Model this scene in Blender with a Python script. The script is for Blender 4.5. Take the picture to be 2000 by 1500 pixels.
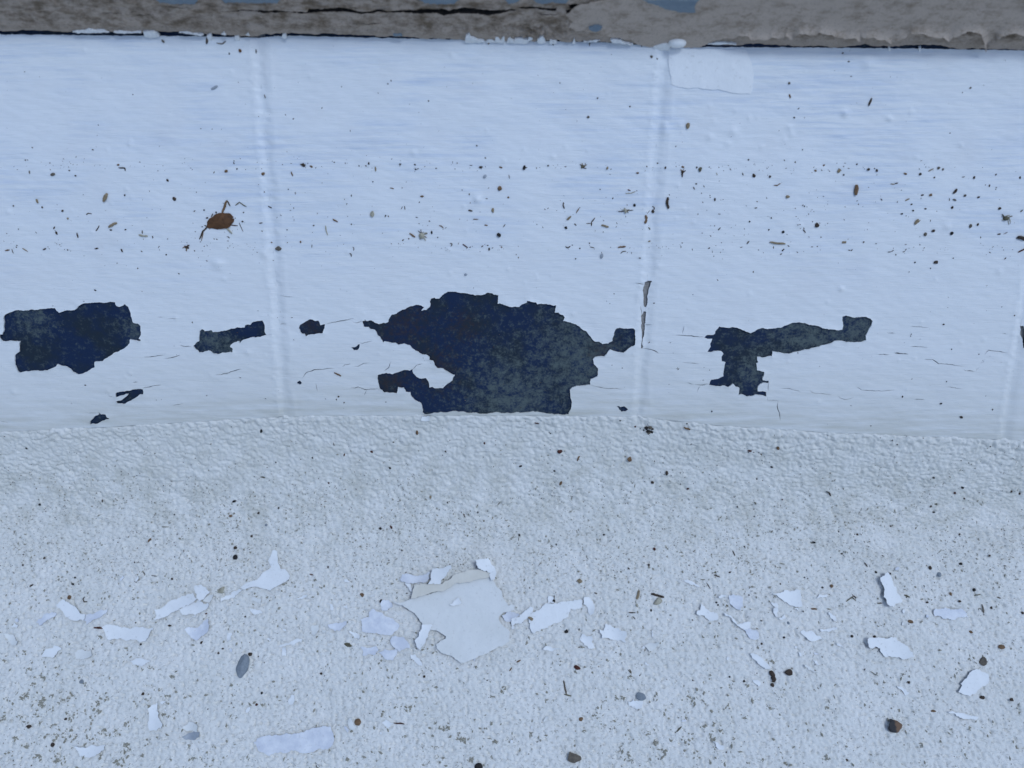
import bpy, math, random
import numpy as np
from mathutils import Vector, Matrix
from mathutils.geometry import delaunay_2d_cdt

# ------------------------------------------------------------------ camera, sky, sun, exposure
SC = bpy.context.scene
for o in list(bpy.data.objects):
    bpy.data.objects.remove(o)
FPX = 1502.0                       # focal length in photo pixels (photo is 2000 x 1500)
PITCH = math.radians(70.0)         # looking down
ALPHA = math.radians(39.0)         # slope of the tiled sill
D0 = 0.33                          # distance to the foot of the middle tile, metres
VIEW = np.array([0.0, math.cos(PITCH), -math.sin(PITCH)])
UP = np.array([0.0, math.sin(PITCH), math.cos(PITCH)])
RIGHT = np.array([1.0, 0.0, 0.0])
CAM = -D0 * (VIEW + (900 - 1000) / FPX * RIGHT + (750 - 805) / FPX * UP)   # origin = foot of middle tile
cd = bpy.data.cameras.new('camera')
cd.sensor_width = 36.0
cd.lens = 36.0 * FPX / 2000.0
cd.clip_start = 0.01
cd.clip_end = 50.0
cd.dof.use_dof = True
cd.dof.focus_distance = 0.322
cd.dof.aperture_fstop = 6.5
cam = bpy.data.objects.new('camera', cd)
SC.collection.objects.link(cam)
M = Matrix(((RIGHT[0], UP[0], -VIEW[0], CAM[0]), (RIGHT[1], UP[1], -VIEW[1], CAM[1]),
            (RIGHT[2], UP[2], -VIEW[2], CAM[2]), (0, 0, 0, 1)))
cam.matrix_world = M
SC.camera = cam
SUN_EL, SUN_AZ = math.radians(70), math.radians(-88)    # azimuth measured from +y (behind the rail) towards -x
w = bpy.data.worlds.new('World')
SC.world = w
w.use_nodes = True
wn = w.node_tree
bgd = wn.nodes['Background']
sky = wn.nodes.new('ShaderNodeTexSky')
sky.sky_type = 'NISHITA'
sky.sun_disc = False
sky.ozone_density = 2.5
sky.sun_elevation = SUN_EL
sky.sun_rotation = -SUN_AZ
wn.links.new(sky.outputs[0], bgd.inputs[0])
bgd.inputs[1].default_value = 0.11
sd = bpy.data.lights.new('sun', 'SUN')
sd.energy = 1.0
sd.angle = math.radians(16)
sd.color = (0.69, 0.845, 1.0)
sun = bpy.data.objects.new('sun', sd)
SC.collection.objects.link(sun)
sv = Vector((-math.sin(SUN_AZ) * math.cos(SUN_EL), math.cos(SUN_AZ) * math.cos(SUN_EL), math.sin(SUN_EL)))
sun.rotation_euler = sv.to_track_quat('Z', 'Y').to_euler()
SC.view_settings.view_transform = 'Standard'
SC.view_settings.look = 'None'
SC.view_settings.gamma = 1.0
SC.view_settings.use_curve_mapping = False
SC.view_settings.exposure = 0.33

# ------------------------------------------------------------------ projection helpers (lengths in mm)
ET = np.array([0.0, math.cos(ALPHA), math.sin(ALPHA)])
EN = np.array([0.0, -math.sin(ALPHA), math.cos(ALPHA)])
CAMM = CAM * 1000.0


def rays(p):
    p = np.atleast_2d(np.asarray(p, float))
    return VIEW + ((p[:, 0:1] - 1000) / FPX) * RIGHT + ((750 - p[:, 1:2]) / FPX) * UP


def tile_uv(p):                         # photo pixel -> (x, t) mm on the tile plane
    d = rays(p)
    k = -(CAMM @ EN) / (d @ EN)
    q = CAMM + d * k[:, None]
    return np.stack([q[:, 0], q @ ET], 1)


def tile_pt(uv, n):                     # (x, t) + height -> world mm
    return uv[:, 0:1] * RIGHT + uv[:, 1:2] * ET + np.asarray(n).reshape(-1, 1) * EN


BOTTOM_PX = np.array([(-600, 862), (0, 838), (200, 829), (400, 817), (552, 808), (700, 806), (1000, 806), (1247, 808),
                      (1400, 825), (1600, 838), (1800, 847), (1963, 853), (2600, 878)], float)
_bt = tile_uv(BOTTOM_PX)


def t_bottom(x):
    return np.interp(x, _bt[:, 0], _bt[:, 1])


TOP_PX = np.array([(-600, 60), (0, 67), (200, 69), (400, 71), (500, 73.5), (560, 69.5), (700, 73), (800, 75), (1000, 79),
                   (1200, 83), (1270, 89), (1300, 91.5), (1600, 93), (1800, 95), (2000, 98.5), (2600, 104)], float)
_tt = tile_uv(TOP_PX)


def t_top(x):
    return np.interp(x, _tt[:, 0], _tt[:, 1])


JOINT_PX = [((503, 70), (557, 805)), ((1297, 92), (1247, 808)), ((2076, 97), (1963, 850))]
JOINTS = []
for a, b in JOINT_PX:
    q = tile_uv([a, b])
    JOINTS.append((q[0], q[1]))
dj = JOINTS[0][0] - JOINTS[1][0]
JOINTS.insert(0, (JOINTS[0][0] + dj, JOINTS[0][1] + dj * 0.98))
JOINTS.insert(0, (JOINTS[0][0] + dj, JOINTS[0][1] + dj))
JOINTS.append((JOINTS[-1][0] - dj, JOINTS[-1][1] - dj))


def joint_x(j, t):
    a, b = JOINTS[j]
    return a[0] + (t - a[1]) * (b[0] - a[0]) / (b[1] - a[1])


# ledge: profile runs down from the foot of the tiles and flattens
S_MAX = 460.0
_s = np.arange(0, S_MAX + 0.25, 0.25)


def smooth(a, b, x):
    k = np.clip((x - a) / (b - a), 0, 1)
    return k * k * (3 - 2 * k)


_beta = np.radians(50 - 48.5 * smooth(10, 82, _s))
_py = np.concatenate([[0], np.cumsum(-np.cos(_beta[:-1]) * 0.25)])
_pz = np.concatenate([[0], np.cumsum(-np.sin(_beta[:-1]) * 0.25)])


def ledge_pt(x, s):                     # base surface, world mm
    x = np.asarray(x, float)
    s = np.asarray(s, float)
    tb = t_bottom(x) * (1 - smooth(5, 75, s))
    y = np.interp(s, _s, _py) + tb * ET[1]
    z = np.interp(s, _s, _pz) + tb * ET[2]
    return np.stack([x, y, z], -1)


def ledge_n(s):
    b = np.interp(s, _s, _beta)
    return np.stack([np.zeros_like(b), -np.sin(b), np.cos(b)], -1)


def ledge_uv(p):                        # photo pixel -> (x, s)
    p = np.atleast_2d(np.asarray(p, float))
    lo = np.zeros(len(p))
    hi = np.full(len(p), 215.0)
    x = np.zeros(len(p))
    for _ in range(40):
        m = (lo + hi) / 2
        for __ in range(3):
            q = ledge_pt(x, m) - CAMM
            dep = q @ VIEW
            x = CAMM[0] + (p[:, 0] - 1000) / FPX * dep
        q = ledge_pt(x, m) - CAMM
        py = 750 - FPX * (q @ UP) / (q @ VIEW)
        up = py < p[:, 1]
        lo = np.where(up, m, lo)
        hi = np.where(up, hi, m)
    return np.stack([x, (lo + hi) / 2], 1)


# ------------------------------------------------------------------ noise
def _h(ix, iy, seed):
    n = (ix.astype(np.int64) * 374761393 + iy.astype(np.int64) * 668265263 + seed * 974711) & 0xFFFFFFFF
    n = ((n ^ (n >> 13)) * 1274126177) & 0xFFFFFFFF
    n = ((n ^ (n >> 16)) * 2246822519) & 0xFFFFFFFF
    return ((n ^ (n >> 15)) & 0xFFFFFF) / float(0xFFFFFF)


def noise(x, y, seed=0):                # gradient noise, about -1..1
    x = np.asarray(x, float)
    y = np.asarray(y, float)
    ix, iy = np.floor(x), np.floor(y)
    fx, fy = x - ix, y - iy
    ux, uy = fx ** 3 * (fx * (fx * 6 - 15) + 10), fy ** 3 * (fy * (fy * 6 - 15) + 10)
    r = 0
    for a in (0, 1):
        for b in (0, 1):
            g = _h(ix + a, iy + b, seed) * 2 * math.pi
            v = np.cos(g) * (fx - a) + np.sin(g) * (fy - b)
            r = r + v * (ux if a else 1 - ux) * (uy if b else 1 - uy)
    return r * 1.5


def worley(x, y, seed=0):
    ix, iy = np.floor(x), np.floor(y)
    best = np.full(np.shape(x), 9.0)
    for a in (-1, 0, 1):
        for b in (-1, 0, 1):
            cx, cy = ix + a, iy + b
            dx = cx + _h(cx, cy, seed) - x
            dy = cy + _h(cx, cy, seed + 7) - y
            best = np.minimum(best, dx * dx + dy * dy)
    return np.sqrt(best)


# ------------------------------------------------------------------ materials
def mat(name):
    m = bpy.data.materials.new(name)
    m.use_nodes = True
    nt = m.node_tree
    return m, nt, nt.nodes['Principled BSDF']


class N:
    def __init__(s, nt):
        s.nt = nt

    def new(s, t, **k):
        n = s.nt.nodes.new(t)
        for a, b in k.items():
            setattr(n, a, b)
        return n

    def ln(s, a, b):
        s.nt.links.new(a, b)

    def noise(s, vec, scale, detail=3, rough=0.55, stretch=None, dist=0.0):
        if stretch:
            mp = s.new('ShaderNodeMapping')
            mp.inputs['Scale'].default_value = stretch
            s.ln(vec, mp.inputs['Vector'])
            vec = mp.outputs[0]
        n = s.new('ShaderNodeTexNoise')
        n.inputs['Scale'].default_value = scale
        n.inputs['Detail'].default_value = detail
        n.inputs['Roughness'].default_value = rough
        n.inputs['Distortion'].default_value = dist
        s.ln(vec, n.inputs['Vector'])
        return n.outputs['Fac']

    def ramp(s, fac, stops):
        r = s.new('ShaderNodeValToRGB')
        e = r.color_ramp.elements
        while len(e) < len(stops):
            e.new(0.5)
        for i, (p, c) in enumerate(stops):
            e[i].position = p
            e[i].color = (c, c, c, 1) if isinstance(c, (int, float)) else (*c, 1)
        s.ln(fac, r.inputs[0])
        return r.outputs[0]

    def mix(s, fac, a, b, mode='MIX'):
        m = s.new('ShaderNodeMix', data_type='RGBA', blend_type=mode)
        for sock, v in ((m.inputs[0], fac), (m.inputs[6], a), (m.inputs[7], b)):
            if isinstance(v, bpy.types.NodeSocket):
                s.ln(v, sock)
            elif isinstance(v, (int, float)):
                sock.default_value = v
            else:
                sock.default_value = (*v, 1)
        return m.outputs[2]

    def math(s, op, a, b=0.0):
        m = s.new('ShaderNodeMath', operation=op)
        for i, v in enumerate((a, b)):
            if isinstance(v, bpy.types.NodeSocket):
                s.ln(v, m.inputs[i])
            else:
                m.inputs[i].default_value = v
        return m.outputs[0]

    def bump(s, h, strength, dist, prev=None):
        b = s.new('ShaderNodeBump')
        b.inputs['Strength'].default_value = strength
        b.inputs['Distance'].default_value = dist
        s.ln(h, b.inputs['Height'])
        if prev is not None:
            s.ln(prev, b.inputs['Normal'])
        return b.outputs[0]


def setp(bs, **k):
    for a, v in k.items():
        s = bs.inputs[a.replace('_', ' ')]
        if isinstance(v, bpy.types.NodeSocket):
            bs.id_data.links.new(v, s)
        else:
            s.default_value = v if isinstance(v, (int, float)) else (*v, 1)


def m_tile_paint():
    m, nt, bs = mat('brushed_white_paint')
    n = N(nt)
    uv = n.new('ShaderNodeUVMap').outputs[0]
    sep = n.new('ShaderNodeSeparateXYZ')
    n.ln(uv, sep.inputs[0])
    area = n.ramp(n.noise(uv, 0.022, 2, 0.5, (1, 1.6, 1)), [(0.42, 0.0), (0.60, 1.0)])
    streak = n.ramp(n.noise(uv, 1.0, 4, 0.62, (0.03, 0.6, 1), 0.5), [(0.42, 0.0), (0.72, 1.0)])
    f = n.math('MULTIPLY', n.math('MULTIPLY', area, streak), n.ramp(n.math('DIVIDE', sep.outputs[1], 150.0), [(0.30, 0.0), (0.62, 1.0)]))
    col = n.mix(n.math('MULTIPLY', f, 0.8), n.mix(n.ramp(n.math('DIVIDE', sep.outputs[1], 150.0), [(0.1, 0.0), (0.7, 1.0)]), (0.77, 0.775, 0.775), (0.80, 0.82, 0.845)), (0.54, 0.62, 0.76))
    fine = n.ramp(n.noise(uv, 1.0, 3, 0.6, (0.12, 2.4, 1)), [(0.52, 0.0), (0.75, 1.0)])
    col = n.mix(n.math('MULTIPLY', fine, 0.14), col, (0.52, 0.58, 0.68))
    cloud = n.noise(uv, 0.06, 3, 0.6)
    col = n.mix(n.ramp(cloud, [(0.5, 0.0), (0.8, 0.35)]), col, (0.70, 0.70, 0.72))
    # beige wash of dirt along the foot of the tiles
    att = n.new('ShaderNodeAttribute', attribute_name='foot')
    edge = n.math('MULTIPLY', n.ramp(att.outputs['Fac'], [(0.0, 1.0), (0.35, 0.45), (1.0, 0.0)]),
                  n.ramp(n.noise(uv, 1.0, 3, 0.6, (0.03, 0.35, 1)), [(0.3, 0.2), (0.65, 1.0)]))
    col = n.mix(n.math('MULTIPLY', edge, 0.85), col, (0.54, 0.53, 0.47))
    # faint rusty or grey specks soaked into the paint
    sp = n.ramp(n.noise(uv, 0.85, 2, 0.5), [(0.735, 0.0), (0.765, 1.0)])
    col = n.mix(n.math('MULTIPLY', sp, 0.5), col, (0.30, 0.30, 0.33))
    b1 = n.bump(n.noise(uv, 1.0, 4, 0.65, (0.10, 1.1, 1), 0.9), 0.7, 0.0003)
    b2 = n.bump(n.noise(uv, 1.0, 3, 0.6, (0.35, 2.6, 1), 0.8), 0.5, 0.00012, b1)
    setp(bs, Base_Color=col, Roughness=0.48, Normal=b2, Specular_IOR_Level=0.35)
    return m


def m_glaze():
    m, nt, bs = mat('dark_blue_glazed_tile')
    n = N(nt)
    uv = n.new('ShaderNodeUVMap').outputs[0]
    big = n.noise(uv, 0.06, 4, 0.65)
    mid = n.noise(uv, 0.30, 5, 0.7)
    fine = n.noise(uv, 1.0, 5, 0.75)
    ga = n.new('ShaderNodeAttribute', attribute_name='grey').outputs['Fac']
    ra = n.new('ShaderNodeAttribute', attribute_name='rust').outputs['Fac']
    col = n.mix(n.ramp(big, [(0.44, 0.0), (0.60, 1.0)]), (0.006, 0.019, 0.058), (0.012, 0.022, 0.036))
    mot = n.math('ADD', n.math('ADD', n.math('MULTIPLY', mid, 0.55), n.math('MULTIPLY', fine, 0.45)), n.math('MULTIPLY', ga, 0.125))
    gr = n.ramp(mot, [(0.53, 0.0), (0.68, 1.0)])
    col = n.mix(gr, col, (0.088, 0.112, 0.112))
    rust = n.ramp(n.math('ADD', n.math('MULTIPLY', n.noise(uv, 0.5, 5, 0.75), 0.8), n.math('MULTIPLY', ra, 0.16)), [(0.46, 0.0), (0.62, 1.0)])
    col = n.mix(n.math('MULTIPLY', rust, 0.6), col, (0.034, 0.022, 0.020))
    lightf = n.ramp(n.noise(uv, 1.9, 2, 0.6), [(0.74, 0.0), (0.80, 1.0)])
    col = n.mix(n.math('MULTIPLY', lightf, 0.5), col, (0.22, 0.22, 0.2))
    b = n.bump(fine, 0.4, 0.00015)
    setp(bs, Base_Color=col, Roughness=0.55, Specular_IOR_Level=0.25, Normal=b)
    return m


def m_ledge():
    m, nt, bs = mat('rough_white_masonry_paint')
    n = N(nt)
    uv = n.new('ShaderNodeUVMap').outputs[0]
    sep = n.new('ShaderNodeSeparateXYZ')
    n.ln(uv, sep.inputs[0])
    s = n.math('DIVIDE', sep.outputs[1], 215.0)
    col = n.mix(n.ramp(n.noise(uv, 0.05, 4, 0.6), [(0.35, 0.0), (0.7, 1.0)]), (0.80, 0.785, 0.75), (0.73, 0.72, 0.68))
    # brown-green dirt caught on the slope, patchy
    zone = n.ramp(s, [(0.0, 0.04), (0.10, 0.15), (0.16, 0.6), (0.24, 1.0), (0.32, 0.85), (0.42, 0.4), (0.6, 0.35), (0.75, 0.55)])
    patch = n.ramp(n.noise(uv, 0.09, 4, 0.65), [(0.40, 0.0), (0.68, 1.0)])
    flecks = n.ramp(n.noise(uv, 0.95, 4, 0.7, (0.75, 1.2, 1), 0.4), [(0.545, 0.0), (0.635, 1.0)])
    df = n.math('MULTIPLY', n.math('MULTIPLY', zone, flecks), n.math('ADD', n.math('MULTIPLY', patch, 0.7), 0.3))
    col = n.mix(n.math('MINIMUM', n.math('MULTIPLY', df, 1.15), 0.85), col, (0.22, 0.20, 0.15))
    wash = n.math('MULTIPLY', n.ramp(s, [(0.0, 0.3), (0.06, 0.4), (0.14, 0.85), (0.24, 0.85), (0.34, 0.25), (0.42, 0.0)]), patch)  # patchy dirt wash, strengthened to paint in the shaded band of the slope
    col = n.mix(n.math('MULTIPLY', wash, 0.75), col, (0.56, 0.545, 0.48))
    dots = n.math('MULTIPLY', n.ramp(n.noise(uv, 0.62, 4, 0.7, None, 0.6), [(0.56, 0.0), (0.66, 1.0)]), n.ramp(s, [(0.2, 0.15), (0.5, 1.0)]))
    col = n.mix(n.math('MULTIPLY', dots, 0.55), col, (0.32, 0.315, 0.29))
    b1 = n.bump(n.noise(uv, 1.3, 4, 0.7), 0.7, 0.0004)
    b2 = n.bump(n.noise(uv, 5.0, 2, 0.6), 0.35, 0.00008, b1)
    setp(bs, Base_Color=col, Roughness=0.6, Normal=b2, Specular_IOR_Level=0.3)
    return m


def m_flake(name, c1, c2, sc=120.0):
    m, nt, bs = mat(name)
    n = N(nt)
    g = n.new('ShaderNodeNewGeometry').outputs['Position']
    col = n.mix(n.ramp(n.noise(g, sc, 4, 0.65), [(0.38, 0.0), (0.65, 1.0)]), c1, c2)
    sp = n.ramp(n.noise(g, 700, 3, 0.65), [(0.60, 0.0), (0.70, 1.0)])
    col = n.mix(n.math('MULTIPLY', sp, 0.28), col, (0.42, 0.41, 0.38))
    b = n.bump(n.noise(g, 500, 4, 0.65), 0.5, 0.0003)
    setp(bs, Base_Color=col, Roughness=0.5, Normal=b, Specular_IOR_Level=0.3)
    return m


def m_plain(name, c1, c2, scale=900.0, rough=0.7, bd=0.0003):
    m, nt, bs = mat(name)
    n = N(nt)
    g = n.new('ShaderNodeNewGeometry').outputs['Position']
    f = n.noise(g, scale, 4, 0.65)
    col = n.mix(n.ramp(f, [(0.35, 0.0), (0.65, 1.0)]), c1, c2)
    setp(bs, Base_Color=col, Roughness=rough, Normal=n.bump(f, 0.5, bd), Specular_IOR_Level=0.25)
    return m


def m_putty(name, base, dark, lo, hi):
    m, nt, bs = mat(name)
    n = N(nt)
    uv = n.new('ShaderNodeUVMap').outputs[0]
    big = n.noise(uv, 0.22, 7, 0.75, (0.6, 1, 1))
    sep = n.new('ShaderNodeSeparateXYZ')
    n.ln(uv, sep.inputs[0])
    # grime sits higher up on the putty, the foot of it was wiped clean
    up = n.ramp(n.math('DIVIDE', sep.outputs[1], 16.0), [(0.1, 0.0), (0.4, 1.0)])
    df = n.math('MULTIPLY', n.ramp(big, [(lo, 0.0), (hi, 1.0)]), n.math('ADD', n.math('MULTIPLY', up, 0.8), 0.2))
    col = n.mix(df, base, dark)
    fl = n.ramp(n.noise(uv, 1.3, 5, 0.75), [(0.56, 0.0), (0.66, 1.0)])
    col = n.mix(n.math('MULTIPLY', fl, 0.6), col, tuple(c * 0.45 for c in dark))
    sm = n.ramp(n.noise(uv, 1.2, 3, 0.6), [(0.72, 0.0), (0.76, 1.0)])
    col = n.mix(n.math('MULTIPLY', sm, 0.6), col, (0.5, 0.48, 0.46))
    b = n.bump(n.noise(uv, 1.2, 6, 0.75), 0.8, 0.0006)
    setp(bs, Base_Color=col, Roughness=0.75, Normal=b, Specular_IOR_Level=0.2)
    return m


def m_pebble():
    m, nt, bs = mat('two_tone_pebble')
    n = N(nt)
    g = n.new('ShaderNodeTexCoord').outputs['Generated']
    sep = n.new('ShaderNodeSeparateXYZ')
    n.ln(g, sep.inputs[0])
    f = n.math('ADD', sep.outputs[0], n.math('MULTIPLY', n.noise(g, 4.0, 3, 0.6), 0.3))
    col = n.mix(n.ramp(f, [(0.60, 0.0), (0.74, 1.0)]), (0.028, 0.027, 0.030), (0.17, 0.10, 0.06))
    setp(bs, Base_Color=col, Roughness=0.6, Specular_IOR_Level=0.3)
    return m


MAT = {
    'pebble': m_pebble(),
    'tilepaint': m_tile_paint(), 'glaze': m_glaze(), 'ledge': m_ledge(),
    'white': m_flake('white_paint_flake', (0.84, 0.845, 0.845), (0.79, 0.795, 0.795)),
    'lilac': m_flake('lilac_grey_paint_flake', (0.63, 0.65, 0.71), (0.79, 0.80, 0.83), 200),
    'patch': m_flake('filler_white', (0.85, 0.86, 0.875), (0.82, 0.83, 0.845)),
    'cream': m_flake('cream_paint_flake', (0.755, 0.755, 0.735), (0.71, 0.71, 0.685), 60),
    'under': m_flake('yellowed_flake_underside', (0.66, 0.63, 0.555), (0.71, 0.68, 0.61), 90),
    'grey': m_flake('blue_grey_paint_flake', (0.30, 0.33, 0.37), (0.38, 0.41, 0.45), 200),
    'edge': m_flake('flake_edge_shade', (0.30, 0.31, 0.33), (0.20, 0.205, 0.22), 300),  # dark flake walls and backs paint the shadow lines along their edges
    'grout': m_plain('bare_grout', (0.36, 0.34, 0.33), (0.22, 0.21, 0.20)),
    'black': m_plain('black_grit', (0.012, 0.011, 0.012), (0.03, 0.026, 0.024)),
    'dark': m_plain('dark_brown_debris', (0.035, 0.024, 0.018), (0.075, 0.052, 0.038)),
    'brown': m_plain('brown_debris', (0.13, 0.075, 0.04), (0.22, 0.135, 0.075)),
    'leafbrown': m_plain('dry_leaf_brown', (0.145, 0.066, 0.028), (0.07, 0.034, 0.016), 420.0),
    'tan': m_plain('tan_debris', (0.30, 0.235, 0.15), (0.22, 0.17, 0.11)),
    'pale': m_plain('pale_straw', (0.46, 0.43, 0.34), (0.33, 0.30, 0.23)),
    'olive': m_plain('olive_debris', (0.16, 0.145, 0.09), (0.09, 0.08, 0.055)),
    'stone': m_plain('grey_stone', (0.19, 0.22, 0.25), (0.26, 0.29, 0.32)),
    'stain': m_plain('grey_olive_dirt', (0.36, 0.34, 0.28), (0.24, 0.225, 0.18)),
    'stonebrown': m_plain('brown_grey_stone', (0.16, 0.135, 0.105), (0.10, 0.085, 0.07)),
    'rust': m_plain('red_brown_debris', (0.10, 0.03, 0.02), (0.05, 0.018, 0.014)),
    'putty': m_putty('weathered_taupe_putty', (0.49, 0.40, 0.33), (0.20, 0.15, 0.105), 0.43, 0.60),
    'film': m_putty('smooth_taupe_paint', (0.55, 0.455, 0.38), (0.27, 0.205, 0.15), 0.47, 0.70),
    'blue': m_plain('blue_grey_paint', (0.17, 0.22, 0.27), (0.22, 0.27, 0.31), 300.0, 0.5),
    'wood_and_shade': m_plain('old_dark_wood_and_shade', (0.022, 0.018, 0.016), (0.05, 0.04, 0.032), 300.0),
}


# ------------------------------------------------------------------ mesh and object helpers
def mesh_np(name, v, f, smooth_f=None, uv=None, attr=None):
    """v: Nx3 in mm, f: list of index arrays (Kx3 or Kx4)"""
    me = bpy.data.meshes.new(name)
    v = np.asarray(v, float) / 1000.0
    me.vertices.add(len(v))
    me.vertices.foreach_set('co', v.astype(np.float32).ravel())
    f = [np.asarray(a, np.int32) for a in f if len(a)]
    loops = np.concatenate([a.ravel() for a in f])
    sizes = np.concatenate([np.full(len(a), a.shape[1], np.int32) for a in f])
    me.loops.add(len(loops))
    me.loops.foreach_set('vertex_index', loops)
    me.polygons.add(len(sizes))
    me.polygons.foreach_set('loop_start', np.concatenate([[0], np.cumsum(sizes)[:-1]]).astype(np.int32))
    me.polygons.foreach_set('loop_total', sizes)
    sm = np.ones(len(sizes), bool) if smooth_f is None else np.asarray(smooth_f, bool)
    me.polygons.foreach_set('use_smooth', sm)
    if uv is not None:
        l = me.uv_layers.new(name='uv')
        l.data.foreach_set('uv', np.asarray(uv, np.float32)[loops].ravel())
    if attr:
        for k, a in attr.items():
            at = me.attributes.new(k, 'FLOAT', 'POINT')
            at.data.foreach_set('value', np.asarray(a, np.float32))
    me.update(calc_edges=True)
    me.validate()
    return me


def link(name, me, m=None, parent=None, loc=None):
    o = bpy.data.objects.new(name, me)
    SC.collection.objects.link(o)
    if m is not None and me is not None:
        me.materials.append(MAT[m])
    if loc is not None:
        o.location = loc
    if parent is not None:
        o.parent = parent
        o.matrix_parent_inverse = Matrix.Translation(-Vector(parent.location))
    return o


def tag(o, label, cat, group=None):
    o['label'] = label
    o['category'] = cat
    if group:
        o['group'] = group
    return o


def pip(poly, p):
    poly = np.asarray(poly)
    res = np.zeros(len(p), bool)
    lo, hi = poly.min(0), poly.max(0)
    cand = np.where((p[:, 0] >= lo[0]) & (p[:, 0] <= hi[0]) & (p[:, 1] >= lo[1]) & (p[:, 1] <= hi[1]))[0]
    if not len(cand):
        return res
    x, y = p[cand, 0], p[cand, 1]
    ins = np.zeros(len(cand), bool)
    for (x0, y0), (x1, y1) in zip(poly, np.roll(poly, -1, 0)):
        if y0 == y1:
            continue
        c = ((y0 > y) != (y1 > y)) & (x < (x1 - x0) * (y - y0) / (y1 - y0) + x0)
        ins ^= c
    res[cand] = ins
    return res


def rough_poly(p, amp=0.07, step=1.0, seed=0, maxamp=9.0):
    """break up the edges of a traced outline; step = shortest edge"""
    r = random.Random(seed)
    p = [tuple(q) for q in p]

    def sub(a, b):
        d = math.hypot(b[0] - a[0], b[1] - a[1])
        if d < step * 1.6:
            return [a]
        k = 0.5 + r.uniform(-0.12, 0.12)
        o = max(-maxamp, min(maxamp, r.gauss(0, amp) * d))
        m = (a[0] + (b[0] - a[0]) * k - (b[1] - a[1]) / d * o, a[1] + (b[1] - a[1]) * k + (b[0] - a[0]) / d * o)
        return sub(a, m) + sub(m, b)
    out = []
    for a, b in zip(p, p[1:] + p[:1]):
        out += sub(a, b)
    return np.array(out)


def slit(line, width, seed=0):
    """thin tapered polygon along a crack"""
    r = random.Random(seed)
    pts = []
    for a, b in zip(line, line[1:]):
        d = math.hypot(b[0] - a[0], b[1] - a[1])
        k = max(1, int(d / 5))
        for i in range(k):
            f = i / k
            o = r.uniform(-0.7, 0.7) if (i or pts) else 0
            pts.append((a[0] + (b[0] - a[0]) * f - (b[1] - a[1]) / d * o, a[1] + (b[1] - a[1]) * f + (b[0] - a[0]) / d * o))
    pts.append(line[-1])
    L, R = [], []
    n = len(pts)
    for i, p in enumerate(pts):
        q0, q1 = pts[max(0, i - 1)], pts[min(n - 1, i + 1)]
        dx, dy = q1[0] - q0[0], q1[1] - q0[1]
        d = math.hypot(dx, dy) or 1
        e = min(i, n - 1 - i) / max(1, (n - 1) / 2)
        wv = width * (0.25 + 0.75 * min(1, e * 1.6)) * r.uniform(0.6, 1.2) / 2
        if 0 < i < n - 1:
            L.append((p[0] - dy / d * wv, p[1] + dx / d * wv))
            R.append((p[0] + dy / d * wv, p[1] - dx / d * wv))
    return np.array([pts[0]] + L + [pts[-1]] + R[::-1])


def region(outer, holes, spacing, seed=1):
    """constrained triangulation of a flat region: returns 2-D verts, triangles"""
    outer = np.asarray(outer, float)
    lo, hi = outer.min(0), outer.max(0)
    nx, ny = max(1, int((hi[0] - lo[0]) / spacing)), max(1, int((hi[1] - lo[1]) / spacing))
    rs = np.random.RandomState(seed)
    gx, gy = np.meshgrid(np.linspace(lo[0], hi[0], nx + 1), np.linspace(lo[1], hi[1], ny + 1))
    g = np.stack([gx.ravel(), gy.ravel()], 1) + rs.uniform(-0.3, 0.3, (gx.size, 2)) * spacing
    g = g[pip(outer, g)]
    vs, es = [Vector(q) for q in g.tolist()], []
    for poly in [outer] + list(holes):
        k = len(vs)
        vs += [Vector(q) for q in np.asarray(poly).tolist()]
        es += [(k + i, k + (i + 1) % len(poly)) for i in range(len(poly))]
    o = delaunay_2d_cdt(vs, es, [], 0, 1e-5)
    v = np.array([(q.x, q.y) for q in o[0]])
    t = np.array(o[2], np.int64)
    c = v[t].mean(1)
    keep = pip(outer, c)
    for h in holes:
        keep &= ~pip(h, c)
    t = t[keep]
    a = v[t[:, 1]] - v[t[:, 0]]
    b = v[t[:, 2]] - v[t[:, 0]]
    flip = (a[:, 0] * b[:, 1] - a[:, 1] * b[:, 0]) < 0
    t[flip] = t[flip][:, ::-1]
    used = np.unique(t)
    mp = np.full(len(v), -1)
    mp[used] = np.arange(len(used))
    return v[used], mp[t]


def boundary(t):
    e = np.concatenate([t[:, [0, 1]], t[:, [1, 2]], t[:, [2, 0]]])
    k = np.sort(e, 1)
    key = k[:, 0] * (t.max() + 1) + k[:, 1]
    u, inv, cnt = np.unique(key, return_inverse=True, return_counts=True)
    return e[cnt[inv] == 1]


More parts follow.
